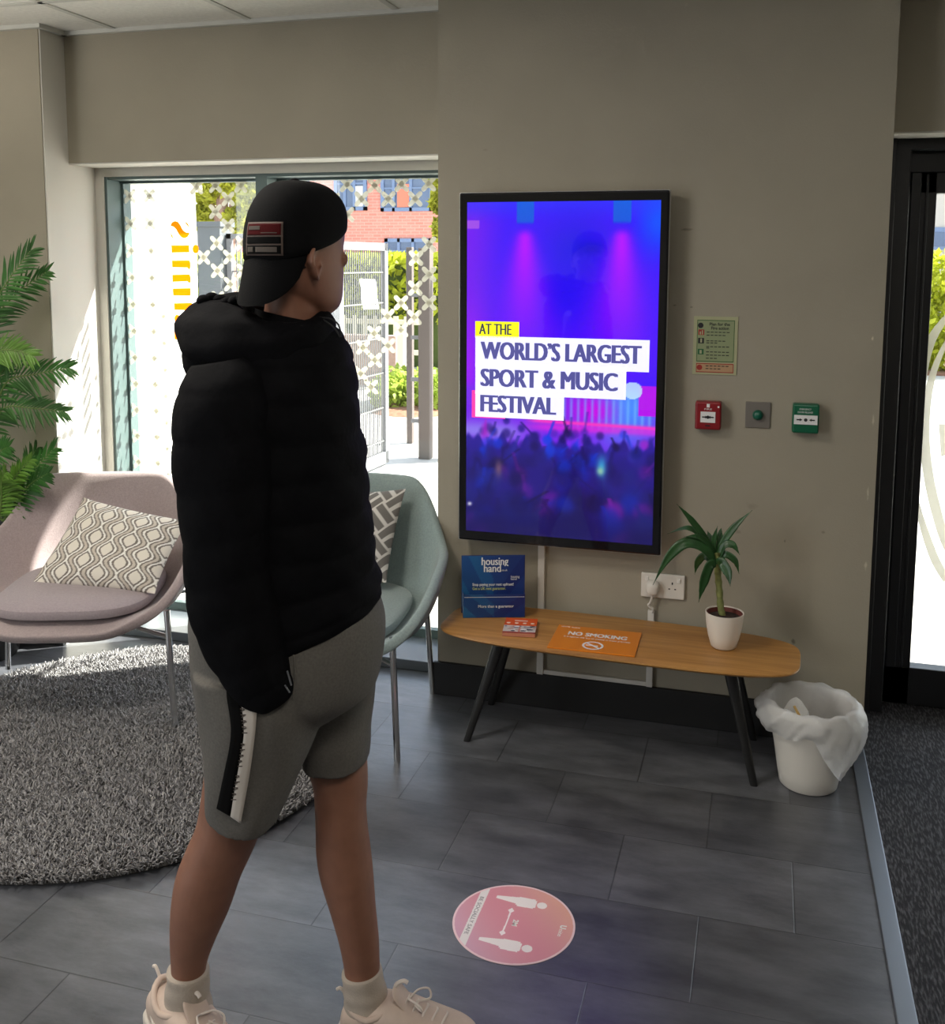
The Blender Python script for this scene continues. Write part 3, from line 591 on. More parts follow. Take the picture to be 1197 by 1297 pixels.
for (a, b, z0, z1), s, wd, hh in ((p0, 'AT THE', .113, .048), (p1, 'WORLD\u2019S LARGEST', .556, .078), (p2_, 'SPORT & MUSIC', .478, .078), (p3, 'FESTIVAL', .266, .076)):
    x = tvp(607 if s == 'AT THE' else 610, 450)[0]
    text('caption_lettering', s, TF(x, (z0 + z1) / 2, .0022), hh * 1.12, M_NAVY if s != 'AT THE' else M_DKT, scr, width=wd * (.98 if s != 'AT THE' else 1), fat=.0040 if s != 'AT THE' else .0014, bold=0, depth=.0002)

# ------------------------------------------------------------------ wall fittings
M_CREAM = mat('glow_cream', (.40, .40, .235), .6)
YW = D - .0005
WF = lambda x, z, d=0.: frame((x, D - d, z), (1, 0, 0), (0, -1, 0))
def wq(x, y): q = on(x, y, 1, D); return q[0], q[2]
# fire notice
a, c = wq(877, 473.5), wq(936, 401.5); nx0, nz0, nx1, nz1 = a[0], a[1], c[0] - .002, c[1]
nt = thing('fire_notice', ((nx0 + nx1) / 2, D, nz0), 'pale yellow-green fire instruction notice on the pillar above the red call point', 'sign')
MB().box((nx0, D - .003, nz0), (nx1, D, nz1)).build('plate', M_CREAM, nt, smooth=False)
def nb(u0, v0, u1, v1, m, nm='printed_bar', t=.0036): 
    W_, H_ = nx1 - nx0, nz1 - nz0; MB().box((nx0 + u0 * W_, D - t, nz0 + v0 * H_), (nx0 + u1 * W_, D - .002, nz0 + v1 * H_)).build(nm, m, nt, smooth=False)
M_GRN = mat('print_green', (.04, .12, .03), .6); M_GP = mat('panel_green', (.27, .315, .165), .6); M_RP = mat('panel_peach', (.46, .28, .15), .6); M_RED = mat('print_red', (.34, .025, .016), .5); M_DGRN = mat('print_dark_green', (.02, .12, .04), .5)
nb(.08, .22, .93, .94, M_GRN, 'green_border'); nb(.095, .235, .915, .927, M_GP, 'green_panel', .0040); nb(.08, .035, .93, .195, M_RED, 'red_border'); nb(.095, .05, .915, .18, M_RP, 'peach_panel', .0040)
NW, NH = nx1 - nx0, nz1 - nz0
MB().lathe([(.009, 0), (.009, .0045)], (0, 0, 0), 24).build('round_symbol', M_INK, nt).data.transform(WF(nx0 + .16 * NW, nz0 + .845 * NH)); 
for (v, m) in ((.68, M_RED), (.535, M_INK), (.345, M_DGRN)): nb(.11, v, .245, v + .095, m, 'symbol_square', .0044)
nb(.16, .55, .20, .62, M_CREAM, 'symbol_mark', .0048); nb(.14, .69, .17, .74, M_CREAM, 'symbol_mark', .0048); nb(.19, .69, .215, .76, M_CREAM, 'symbol_mark', .0048); nb(.15, .36, .2, .42, M_CREAM, 'symbol_mark', .0048)
MB().lathe([(.009, 0), (.009, .0045)], (0, 0, 0), 24).build('round_symbol', M_RED, nt).data.transform(WF(nx0 + .16 * NW, nz0 + .12 * NH))
text('notice_lettering', 'Plan for the', WF(nx0 + .36 * NW, nz0 + .868 * NH, .0042), .014, M_INK, nt, width=.46 * NW, bold=.0003); text('notice_lettering', 'Fire action', WF(nx0 + .40 * NW, nz0 + .80 * NH, .0042), .014, M_INK, nt, width=.40 * NW, bold=.0003)
for v, w_ in ((.725, .55), (.672, .52), (.575, .52), (.54, .27), (.475, .58), (.45, .1), (.385, .57), (.33, .56), (.275, .33), (.143, .6), (.095, .36)): 
    x0 = .30
    for k in range(max(1, int(w_ / .09))): nb(x0 + k * .09, v, x0 + k * .09 + .068, v + .014, M_INK, 'printed_line', .0042)
# red call point
def call_point(px0, py0, px1, py1, m, label, name, kind):
    a, c = wq(px0, py1), wq(px1, py0); x0, x1, z0, z1 = a[0], c[0], a[1], c[1]; xc, zc = (x0 + x1) / 2, (z0 + z1) / 2; w = x1 - x0
    r = thing(name, (xc, D, zc), label, 'call point'); MB().box((x0, D - .045, z0), (x1, D, z1)).build('housing', m, r, smooth=False, bevel=.006)
    if kind == 'red': wx, wz0, wz1 = .024, zc - .022, zc + .014
    else: wx, wz0, wz1 = .036, zc - .018, zc + .012
    MB().box((xc - wx, D - .047, wz0), (xc + wx, D - .044, wz1)).build('break_glass', M_WHITE, r, smooth=False)
    zz = (wz0 + wz1) / 2
    MB().lathe([(.0055, 0), (.0055, .0008)], (0, 0, 0), 20).build('dot_mark', M_INK, r).data.transform(WF(xc, zz, .047))
    e = wx * .78
    for s in (-1, 1): MB().prism([(s * e, -.002), (s * (e - .010), -.002), (s * (e - .010), -.0048), (s * (e - .018), 0), (s * (e - .010), .0048), (s * (e - .010), .002), (s * e, .002)][::s], WF(xc, zz, .0472), .0006).build('arrow_mark', M_INK, r, smooth=False)
    if kind == 'red':
        text('call_point_lettering', 'FIRE', WF(xc - .012, zc + .022, .0455), .008, M_WHITE, r, width=.024); MB().box((xc + .030, D - .0465, zc + .028), (xc + .036, D - .044, zc + .034)).build('indicator_light', M_WHITE, r, smooth=False)
        MB().box((xc - .005, D - .0462, zc + .028), (xc + .005, D - .044, zc + .040)).build('flame_symbol', M_WHITE, r, smooth=False); MB().box((xc - .008, D - .0462, z0 + .012), (xc + .008, D - .044, z0 + .016)).build('key_slot', M_INK, r, smooth=False)
    else:
        text('call_point_lettering', 'EMERGENCY', WF(xc - .02, zc + .031, .0455), .008, M_WHITE, r, width=.036); text('call_point_lettering', 'DOOR RELEASE', WF(xc - .025, zc + .021, .0455), .008, M_WHITE, r, width=.046)
    return r
call_point(881, 507.5, 914.5, 541, mat('red_plastic', (.24, .008, .014), .35), 'red fire alarm call point with a white break glass', 'fire_call_point', 'red')
call_point(1002.5, 510.5, 1037.5, 545.5, mat('green_plastic', (.004, .115, .055), .35), 'green emergency door release box with a white break glass', 'door_release_box', 'green')
a, c = wq(943.5, 541), wq(976.5, 509.5); xc, zc = (a[0] + c[0]) / 2, (a[1] + c[1]) / 2
eb = thing('exit_button', (xc, D, zc), 'square brushed metal plate with a green push button between the call points', 'button')
MB().box((a[0], D - .006, a[1]), (c[0], D, c[1])).build('plate', mat('brushed_plate', (.22, .20, .18), .45, .4), eb, smooth=False, bevel=.002)
MB().lathe([(.017, .006), (.017, .010), (.0155, .012), (.0155, .016), (.014, .020), (.008, .0235), (.001, .0245)], (0, 0, 0), 28).build('push_button', mat('green_button', (.004, .10, .06), .3), eb).data.transform(WF(xc, zc))
# socket, plug, trunking
a, c = wq(812, 756.5), wq(866.5, 726); sx0, sx1, sz0, sz1 = a[0], a[0] + .148, .448, .534
sk = thing('double_socket', ((sx0 + sx1) / 2, D, (sz0 + sz1) / 2), 'white double wall socket behind the potted plant', 'socket')
MB().box((sx0, D - .012, sz0), (sx1, D, sz1)).build('faceplate', M_WHITEP, sk, smooth=False, bevel=.004)
for xx in (sx0 + .0415, sx0 + .1065):
    g = MB().box((xx - .002, D - .0125, .500), (xx + .002, D - .011, .508)); g.box((xx - .013, D - .0125, .482), (xx - .007, D - .011, .486)); g.box((xx + .007, D - .0125, .482), (xx + .013, D - .011, .486)); g.build('pin_hole', M_INK, sk, smooth=False)
for xx in (sx0 + .020, sx0 + .128): MB().box((xx - .006, D - .016, .507), (xx + .006, D - .011, .523)).build('switch', mat('switch_white', (.8, .78, .74), .35), sk, smooth=False, bevel=.002)
px_ = sx0 + .0415
pg = thing('plug', (px_, D - .012, .485), 'white mains plug with its short white cable in the double socket', 'plug')
MB().loft([((px_, D - .012, .488), (.022, 0, 0), (0, 0, .024)), ((px_, D - .03, .488), (.022, 0, 0), (0, 0, .024)), ((px_, D - .042, .486), (.018, 0, 0), (0, 0, .020)), ((px_, D - .046, .486), (.008, 0, 0), (0, 0, .010))], 24, 3, p=3).build('plug_body', M_WHITEP, pg)
MB().tube(catmull([(px_, D - .028, .468), (px_ - .002, D - .028, .450), (px_ - .008, D - .024, .432), (px_ - .014, D - .022, .425), (px_ - .008, D - .02, .416), (px_ + .002, D - .018, .41), (px_ - .002, D - .016, .395)], 6), .004, 8).build('cable', M_WHITEP, pg)
tk = MB().box((-.742, D - .016, .125), (-.718, D, .612)).box((-.718, D - .012, .126), (-.352, D, .142)).box((-.352, D - .016, .126), (-.330, D, .402))
o = tk.build('cable_trunking', M_WHITEP, None, smooth=False, bevel=.002); tag(o, 'white plastic cable trunking running from the screen to the socket', 'trunking')

# ------------------------------------------------------------------ bench and the things on it
def wood_mat():
    m = mat('oak', (.5, .25, .08), .42); n, l = m.node_tree.nodes, m.node_tree.links; b = n['Principled BSDF']; tc = n.new('ShaderNodeTexCoord'); mp = n.new('ShaderNodeMapping'); mp.inputs['Scale'].default_value = (2.2, 42, 42); l.new(tc.outputs['Object'], mp.inputs['Vector'])
    t = n.new('ShaderNodeTexNoise'); t.inputs['Scale'].default_value = 1; t.inputs['Detail'].default_value = 8; t.inputs['Roughness'].default_value = .65; l.new(mp.outputs[0], t.inputs['Vector'])
    c = n.new('ShaderNodeValToRGB'); c.color_ramp.elements[0].position = .3; c.color_ramp.elements[0].color = (.33, .145, .032, 1); c.color_ramp.elements[1].position = .72; c.color_ramp.elements[1].color = (.56, .29, .085, 1); l.new(t.outputs['Fac'], c.inputs['Fac']); l.new(c.outputs[0], b.inputs['Base Color'])
    return m
M_OAK = wood_mat(); M_BLEG = mat('black_leg', (.012, .012, .012), .4)
BZ = .38
bn = thing('bench', (-.435, 3.19, 0), 'low oak bench with splayed black legs under the screen', 'bench')
g = MB(); rings = []; n = 96
def sup(t, a, b, p): return a * math.copysign(abs(math.cos(t)) ** (2 / p), math.cos(t)), b * math.copysign(abs(math.sin(t)) ** (2 / p), math.sin(t))
vs = []; ca, sa_ = math.cos(-.04), math.sin(-.04)
for z, ins in ((BZ - .022, .030), (BZ - .010, .004), (BZ - .005, 0), (BZ - .001, .001), (BZ, .004)):
    for k in range(n):
        x, y = sup(2 * math.pi * k / n, .580 - ins, .190 - ins, 4.4); y *= 1 - .06 * (x / .577) ** 2; vs.append((-.435 + x * ca - y * sa_, 3.192 + x * sa_ + y * ca, z))
fs = [(i * n + k, i * n + (k + 1) % n, (i + 1) * n + (k + 1) % n, (i + 1) * n + k) for i in range(4) for k in range(n)] + [tuple(range(n))[::-1], tuple(4 * n + k for k in range(n))]
MB().add(vs, fs).build('bench_top', M_OAK, bn)
for top, foot in (((-.80, 3.12), (-.909, 3.10)), ((-.80, 3.27), (-.905, 3.395)), ((-.065, 3.09), (.02, 3.075)), ((-.065, 3.24), (.015, 3.385))):
    T, F_ = Vector((*top, BZ - .02)), Vector((*foot, 0)); d = (T - F_)
    MB().loft([(F_, (.010, 0, 0), (0, .010, 0)), (F_ + d * .02, (.012, 0, 0), (0, .012, 0)), (F_ + d * .6, (.017, 0, 0), (0, .014, 0)), (T, (.021, 0, 0), (0, .015, 0))], 16, 3, p=3).build('leg', M_BLEG, bn)
MB().box((-.84, 3.08, BZ - .03), (-.76, 3.31, BZ - .021)).build('leg_plate', M_BLEG, bn, smooth=False); MB().box((-.105, 3.05, BZ - .03), (-.025, 3.28, BZ - .021)).build('leg_plate', M_BLEG, bn, smooth=False)
# leaflet holder
a = on(588, 783, 2, BZ); b_ = on(664, 782, 2, BZ); xd = Vector((b_[0] - a[0], b_[1] - a[1], 0)); wlen = xd.length; xd.normalize()
lh = thing('leaflet_holder', (a[0] + xd.x * wlen / 2, a[1] + .05, BZ), 'blue cardboard leaflet holder standing on the left end of the bench', 'leaflet holder')
LM = Matrix(((xd.x, -xd.y, 0, a[0]), (xd.y, xd.x, 0, a[1]), (0, 0, 1, BZ + .001), (0, 0, 0, 1)))
M_LB = mat_attr('printed_blue', .45)
def blue(U, V):
    C = np.zeros(U.shape + (3,)); C[:] = (20, 48, 112); k = np.clip(1 - U * 1.3, 0, 1)[..., None]; C = C * (1 - k) + np.array((22, 74, 132)) * k
    f = ((U + .4 * V) % .5 < .22) * (U < .5); C += f[..., None] * np.array((6, 22, 16)); k = (np.abs(U - V * .6 - .5) < .12)[..., None]; C -= k * np.array((4, 10, 8)); return np.clip(C, 0, 255)
MB().box((-.004, 0, 0), (wlen + .002, .0015, .082), LM).box((-.004, .0015, 0), (-.0025, .06, .082), LM).box((wlen + .0005, .0015, 0), (wlen + .002, .06, .082), LM).box((-.004, 0, 0), (wlen + .002, .062, .002), LM).build('pocket', mat('holder_blue', lin(20, 46, 108), .5), lh, smooth=False)
Rl = np.array(LM)
def lp(x0, x1, z0, z1, y0, y1): 
    def f(U, V): 
        P = np.stack([x0 + (x1 - x0) * U, y0 + (y1 - y0) * V, z0 + (z1 - z0) * V], -1); return P @ Rl[:3, :3].T + Rl[:3, 3]
    return f
paint_grid('pocket_print', 60, 30, lp(-.004, wlen + .002, 0, .082, -.0006, -.0006), blue, M_LB, lh)
MB().box((-.008, .050, 0), (wlen + .006, .053, .205), LM).build('back_card', mat('holder_blue', (0, 0, 0)), lh, smooth=False)
paint_grid('leaflet_front', 60, 60, lp(-.006, wlen + .004, .03, .203, .030, .0485), blue, M_LB, lh)
MB().add([tuple(LM @ Vector(p)) for p in ((-.006, .031, .03), (wlen + .004, .031, .03), (wlen + .004, .0495, .203), (-.006, .0495, .203), (-.006, .045, .03), (wlen + .004, .045, .03), (wlen + .004, .0515, .203), (-.006, .0515, .203))], [(3, 2, 1, 0), (4, 5, 6, 7), (0, 1, 5, 4), (1, 2, 6, 5), (2, 3, 7, 6), (3, 0, 4, 7)]).build('leaflets', mat('leaflet_edge', (.1, .16, .3), .6), lh, smooth=False)
def lt(x, z, s, size, wd, m=M_WHITE, pocket=False, bold=0, fat=0):
    y = -.0014 if pocket else .030 + (z - .03) / .173 * .0185 - .0012; M = LM @ Matrix(((1, 0, 0, x), (0, 0, -1, y), (0, 1, 0, z), (0, 0, 0, 1))); text('holder_lettering', s, M, size, m, lh, width=wd, fat=fat or bold)
lt(.062, .184, 'housing', .040, .092, fat=.0008); lt(.070, .160, 'hand', .040, .058, fat=.0008); lt(.129, .154, '.co.uk', .010, .022); lt(.163, .131, 'housing', .012, .03); lt(.163, .123, 'hand', .010, .02)
lt(.030, .105, 'Stop paying your rent upfront!', .014, .142, bold=.0003); lt(.030, .091, 'Get a UK rent guarantor.', .014, .115, mat('print_lime', (.55, .6, .25), .6), bold=.0003); lt(.048, .040, 'More than a guarantor', .014, .122, pocket=True, bold=.0002)
MB().box((0, -.0012, .072), (wlen, -.0005, .0732), LM).build('pocket_edge_line', M_WHITE, lh, smooth=False)
# flyers
q0, q1, q3 = on(640, 788, 2, BZ), on(680, 790, 2, BZ), on(636, 806, 2, BZ); xd = Vector(q1 - q0); w = xd.length; CM = frame((q3[0], q3[1], BZ + .001), xd, (0, 0, 1)); hh = .14
fl = thing('flyer_stack', (q3[0] + .05, q3[1] + .07, BZ), 'small stack of orange flyers lying in front of the leaflet holder', 'flyers')
MB().box((0, 0, 0), (w, hh, .012), CM).build('flyers', mat('flyer_edges', (.5, .2, .12), .7), fl, smooth=False, bevel=.001)
def fpaint(U, V):
    C = np.zeros(U.shape + (3,)); C[:] = (222, 88, 28); C[V < .5] = (205, 196, 190); C[(V < .1)] = (160, 70, 55); C[(V > .1) & (V < .5) & (np.abs(U - .5) < .02)] = (200, 80, 50)
    r = np.random.default_rng(5)
    for k in range(26): u, v = r.uniform(.05, .95), r.uniform(.13, .46); C[((U - u) / r.uniform(.03, .12)) ** 2 + ((V - v) / .04) ** 2 < 1] = [(120, 120, 140), (60, 60, 80), (235, 235, 235), (190, 150, 140)][k % 4]
    for u in (.12, .37, .62, .87): C[((U - u) / .06) ** 2 + ((V - .66) / .05) ** 2 < 1] = (250, 225, 205)
    C[(np.abs(V - .82) < .035) & (U > .3) & (U < .7)] = (245, 205, 190); return C
Cm = np.array(CM); paint_grid('flyer_print', 60, 60, lambda U, V: np.stack([U * w, V * hh, np.full_like(U, .0126)], -1) @ Cm[:3, :3].T + Cm[:3, 3], fpaint, mat_attr('flyer_print', .5), fl)
# no smoking sign
q0, q1, q3, q2 = on(705, 794, 2, BZ), on(813, 803, 2, BZ), on(693, 821, 2, BZ), on(804, 833, 2, BZ); xd = Vector((q2 - q3)); w = xd.length; hh = .205; SM = frame((q3[0], q3[1], BZ + .0005), xd, (0, 0, 1))
ns = thing('no_smoking_sign', (q3[0] + w / 2, q3[1] + .1, BZ), 'orange no smoking sign lying flat on the bench', 'sign')
MB().box((0, 0, 0), (w, hh, .005), SM).build('plate', mat('orange_plate', (.72, .22, .012), .4), ns, smooth=False, bevel=.001)
SMx = lambda x, y: SM @ Matrix.Translation((x, y, .0052))
text('sign_lettering', 'NO SMOKING', SMx(.045, .135), .042, M_WHITE, ns, width=.19, fat=.0012); text('sign_lettering', 'It is against the law to smoke in these premises', SMx(.035, .105), .014, M_WHITE, ns, width=.215)
text('sign_lettering', 'UNITE', SMx(.012, .190), .012, M_WHITE, ns, width=.028); text('sign_lettering', 'students', SMx(.046, .190), .012, M_WHITE, ns, width=.028)
g = MB(); ring = [((math.cos(a) * r_, math.sin(a) * r_)) for r_ in (.034, .027) for a in np.linspace(0, 2 * math.pi, 40, endpoint=False)]
cx_, cy_ = w / 2 + .0, .047
V = [tuple(SM @ Vector((cx_ + p[0], cy_ + p[1], .0054))) for p in ring]; g.add(V, [(k, (k + 1) % 40, 40 + (k + 1) % 40, 40 + k) for k in range(40)])
g.box((-.028, -.0035, .0052), (.028, .0035, .0056), SM @ Matrix.Translation((cx_, cy_, 0)) @ Matrix.Rotation(-.7, 4, 'Z')); g.build('prohibition_ring', M_WHITE, ns, smooth=False)
MB().box((-.022, -.003, .0051), (.016, .003, .0055), SM @ Matrix.Translation((cx_, cy_, 0))).build('cigarette_symbol', M_WHITE, ns, smooth=False)
# dracaena
PY = 3.205; pc = on(917, 800, 1, PY)[0]
pl = thing('potted_plant', (pc, PY, BZ), 'small strap-leaved plant in a white pot on the right of the bench', 'plant')
MB().lathe([(.001, .001), (.034, .001), (.040, .006), (.050, .040), (.056, .075), (.0595, .110), (.0600, .116), (.0570, .116), (.0555, .108), (.050, .08), (.001, .078)], (pc, PY, BZ), 48, caps=(False, False)).build('pot', mat('white_ceramic', (.78, .73, .66), .35), pl)
MB().lathe([(.001, .092), (.053, .092), (.0565, .1125), (.054, .1135), (.05, .10), (.001, .098)], (pc, PY, BZ), 40, caps=(False, False)).build('inner_pot', mat('terracotta_liner', (.14, .03, .022), .7), pl)
MB().lathe([(.001, .106), (.03, .104), (.0505, .100)], (pc, PY, BZ), 30, caps=(False, False)).build('soil', mat('potting_soil', (.035, .02, .014), .95, noise=.4, nscale=80), pl)
st = catmull([(pc - .002, PY, BZ + .095)] + [tuple(on(x, y, 1, PY)) for x, y in ((913, 770), (911, 745), (909, 722), (908, 700))], 6)
MB().tube(st, [.0105 + .0012 * math.sin(i * 1.9) for i in range(len(st))], 12).build('stem', mat('cane_stem', (.20, .22, .07), .6, noise=.3, nscale=60), pl)
def strap_mat():
    m = mat('strap_leaf', (.020, .072, .018), .35, noise=.3, nscale=25); return m
M_STRAP = strap_mat()
def strap(path, w, dy0, dy1, nrm=(0.2, -1, .35), fold=.25):
    n = 22; A = catmull([(x, y, 0) for x, y in path], 10); idx = np.linspace(0, len(A) - 1, n).astype(int); A = A[idx]; P = np.array([on(a[0], a[1], 1, PY + dy0 + (dy1 - dy0) * i / (n - 1)) for i, a in enumerate(A)])
    g = MB(); V = []; nrm = np.array(nrm, float)
    for i in range(n):
        t = P[min(i + 1, n - 1)] - P[max(i - 1, 0)]; t /= np.linalg.norm(t); s = np.cross(t, nrm); s /= np.linalg.norm(s); u = np.cross(s, t); q = i / (n - 1); ww = w * (.35 + .65 * sst(q, 0, .25)) * max(.03, (1 - sst(q, .55, 1.0) ** 1.5))
        for k in (-1, -.5, 0, .5, 1): V.append(P[i] + s * k * ww - u * fold * ww * abs(k) * -1)
    V = np.array(V); F = [(i * 5 + k, i * 5 + k + 1, (i + 1) * 5 + k + 1, (i + 1) * 5 + k) for i in range(n - 1) for k in range(4)]
    o = g.add(V, F).build('leaf', M_STRAP, pl, sharp=80); s = o.modifiers.new('t', 'SOLIDIFY'); s.thickness = .0012; return o
for path, w, a, b_, nr in [([(907, 712), (893, 682), (875, 658), (857, 638)], .013, 0, -.03, (.3, -1, .3)), ([(909, 712), (915, 690), (930, 668), (953, 646)], .015, 0, .02, (-.3, -1, .3)), ([(906, 710), (894, 685), (872, 669), (845, 676)], .013, .01, .03, (0, -.7, 1)),
                        ([(906, 714), (892, 694), (868, 688), (846, 707), (827, 741)], .021, -.01, -.07, (.3, -1, .6)), ([(907, 716), (899, 716), (891, 738), (885, 763)], .019, -.02, -.05, (.4, -1, .2)), ([(910, 716), (914, 712), (922, 725), (925, 743)], .019, -.02, -.06, (-.2, -1, .2)),
                        ([(909, 712), (916, 692), (928, 690), (937, 703)], .015, 0, -.01, (-.3, -.8, .5)), ([(910, 714), (918, 702), (931, 710), (936, 727)], .014, .0, -.02, (-.4, -1, .2)), ([(908, 712), (904, 692), (905, 680), (909, 666)], .010, 0, .01, (0, -1, .2)), ([(906, 712), (897, 690), (884, 680), (866, 680)], .013, 0, -.04, (.1, -.8, .8)),
                        ([(908, 712), (903, 690), (899, 680), (896, 672)], .012, .02, .05, (0, -1, .3)), ([(909, 714), (914, 694), (917, 686), (922, 680)], .012, .02, .06, (0, -1, .3)), ([(906, 715), (893, 704), (884, 712), (880, 728)], .015, .02, .06, (.3, -1, .3)), ([(909, 712), (911, 690), (912, 676), (914, 668)], .011, .01, .03, (0, -1, .2))]:
    strap(path, w * .8, a, b_, nr)

# ------------------------------------------------------------------ waste bin
bc = Vector((.180, 3.135, 0))
bi = thing('waste_bin', (bc.x, bc.y, 0), 'white plastic waste bin at the right end of the bench', 'bin')
RB, RR, HB = .086, .128, .262
MB().lathe([(.001, .002), (RB - .004, .002), (RB, .006), (RB + .008, .050), (RB + .0085, .054), (RB + .016, .102), (RB + .0165, .106), (RB + .026, .165), (RR - .004, .235), (RR + .004, .238), (RR + .006, HB - .004), (RR + .003, HB), (RR - .002, HB - .003), (RR - .008, .2), (RB - .003, .012), (.001, .010)], bc, 64, caps=(False, False)).build('bin_body', mat('bin_plastic', (.70, .67, .62), .4), bi)
def liner_mat():
    m = bpy.data.materials.new('bin_liner_film'); m.use_nodes = True; n, l = m.node_tree.nodes, m.node_tree.links; b = n['Principled BSDF']; b.inputs['Base Color'].default_value = (.86, .86, .86, 1); b.inputs['Roughness'].default_value = .3
    t = n.new('ShaderNodeBsdfTranslucent'); t.inputs[0].default_value = (.9, .9, .9, 1); x = n.new('ShaderNodeMixShader'); x.inputs[0].default_value = .4; tr = n.new('ShaderNodeBsdfTransparent'); x2 = n.new('ShaderNodeMixShader'); x2.inputs[0].default_value = .30
    l.new(b.outputs[0], x.inputs[1]); l.new(t.outputs[0], x.inputs[2]); l.new(x.outputs[0], x2.inputs[1]); l.new(tr.outputs[0], x2.inputs[2]); l.new(x2.outputs[0], n['Material Output'].inputs['Surface'])
    tc = n.new('ShaderNodeTexCoord'); nz = n.new('ShaderNodeTexNoise'); nz.inputs['Scale'].default_value = 38; nz.inputs['Detail'].default_value = 5; l.new(tc.outputs['Object'], nz.inputs['Vector']); bp = n.new('ShaderNodeBump'); bp.inputs['Strength'].default_value = .55; bp.inputs['Distance'].default_value = .01; l.new(nz.outputs['Fac'], bp.inputs['Height']); l.new(bp.outputs[0], b.inputs['Normal'])
    return m
V = []; n = 120; rows = 22
def dep(a):       # how far the fold hangs down outside, by bearing (0 = +x, -90 = towards the camera)
    d = math.degrees(a) % 360; return float(np.interp(d, [0, 40, 90, 150, 180, 215, 245, 262, 272, 285, 305, 330, 345, 360], [.105, .07, .06, .06, .065, .075, .075, .055, .065, .12, .185, .155, .125, .105]))
def wob(a, k): return .006 * math.sin(7 * a + k * .4) + .004 * math.sin(15 * a + 1.3 + k * .7) + .003 * math.sin(27 * a + k)
for i in range(rows):
    for k in range(n):
        a = 2 * math.pi * k / n; D_ = dep(a)
        if i < 8:
            t = i / 7; z = HB - .13 + (.13) * t; r = RB + (RR - RB) * max(0, z - .02) / HB - .006 + wob(a, i) * .3
        elif i < 12:
            t = (i - 7) / 4; an = math.pi * (1 - t); r = RR + .002 + .012 * math.cos(an) + wob(a, i) * .35; z = HB + .010 * math.sin(an) + .003 * math.sin(11 * a)
        else:
            t = (i - 11) / 10; z = HB - D_ * t; side = math.exp(-((math.degrees(a) - 330) / 60) ** 2) + math.exp(-((math.degrees(a) + 30) / 60) ** 2) + .9 * math.exp(-((math.degrees(a) - 190) / 45) ** 2)
            r = RR + .013 + .034 * side * math.sin(math.pi * min(1, t * .75 + .12)) - .02 * t * (D_ / .18) + wob(a, i) * (.4 + .6 * t)
        V.append((bc.x + r * math.cos(a), bc.y + r * math.sin(a), z))
F = [(i * n + k, i * n + (k + 1) % n, (i + 1) * n + (k + 1) % n, (i + 1) * n + k) for i in range(rows - 1) for k in range(n)]
o = MB().add(V, F).build('bin_liner', liner_mat(), None, sharp=180); tag(o, 'translucent white bin liner folded over the rim of the waste bin', 'bin liner')
pr = thing('crumpled_paper', (bc.x - .03, bc.y, .10), 'discarded white paper with a wooden stick inside the bin', 'litter')
MB().loft([((bc.x - .035, bc.y - .02, .02), (.05, 0, .0), (0, .045, 0)), ((bc.x - .04, bc.y - .015, .12), (.055, .01, 0), (0, .05, .01)), ((bc.x - .05, bc.y - .01, .215), (.042, 0, .02), (0, .03, .015)), ((bc.x - .055, bc.y + .01, .255), (.014, 0, .01), (0, .006, .005))], 9, 2).build('paper', mat('white_paper', (0, 0, 0)), pr, sharp=10)
MB().tube([(bc.x - .052, bc.y - .045, .262), (bc.x - .012, bc.y - .075, .205)], .004, 8).build('wooden_stick', mat('stick_wood', (.5, .32, .10), .6), pr)

# ------------------------------------------------------------------ floor sticker
def spaint(U, V):     # U along world x, V along world y, both -1..1 scaled
    X, Y = (U - .5) * 2, (V - .5) * 2; R_ = np.hypot(X, Y); C = np.zeros(U.shape + (3,))
    k = np.clip(.5 + .45 * (X * .75 + Y * .6), 0, 1)[..., None]; C[:] = np.array((206, 162, 192)) * (1 - k) + np.array((226, 170, 148)) * k; m = np.exp(-((k[..., 0] - .5) / .28) ** 2)[..., None]; C = C * (1 - m * .75) + np.array((218, 138, 156)) * m * .75
    C[R_ > .965] = (236, 205, 212); C[(X > -.735) & (X < -.60) & (R_ < .965)] = (232, 226, 228)
    for s in (.56, -.55):
        sx = .0; y = Y - s
        C[((X - .35) / .085) ** 2 + (y / .085) ** 2 < 1] = (240, 232, 234); b = (X > -.09) & (X < .25) & (np.abs(y) < .125 - .03 * ((X > .22) | (X < -.06))); C[b] = (240, 232, 234); C[(X > -.44) & (X < -.05) & (np.abs(y - .02) < .035 + .06 * (X + .44) / .4)] = (240, 232, 234)
    C[(np.abs(X + .115) < .012) & (np.abs(Y) < .32)] = (248, 236, 240)
    for s in (-1, 1): C[(np.abs(X + .115) < .055 - .75 * np.abs(Y * s - .29) ) & (np.abs(Y * s - .30) < .07)] = (248, 236, 240)
    return C
sc_ = Vector((-.533, 2.228)); SR = .149
sp = thing('floor_sticker', (sc_.x, sc_.y, 0), 'round pink distancing sticker on the grey floor tiles', 'sticker')
MB().lathe([(SR, 0), (SR, .0009)], (sc_.x, sc_.y, 0), 96).build('backing', mat('sticker_edge', (.75, .55, .58), .5), sp, smooth=False)
def disc(U, V):       # square to disc
    X, Y = (U - .5) * 2, (V - .5) * 2; x = X * np.sqrt(1 - Y * Y / 2); y = Y * np.sqrt(1 - X * X / 2); return x, y
dm = mat_attr('sticker_print', .38)
paint_grid('sticker_print', 260, 260, lambda U, V: np.stack([sc_.x + SR * disc(U, V)[0], sc_.y + SR * disc(U, V)[1], np.full_like(U, .0013)], -1), lambda U, V: spaint(*(q / 2 + .5 for q in disc(U, V))), dm, sp)
TF2 = lambda x, y: frame((sc_.x + x, sc_.y + y, .0015), (0, -1, 0), (0, 0, 1))
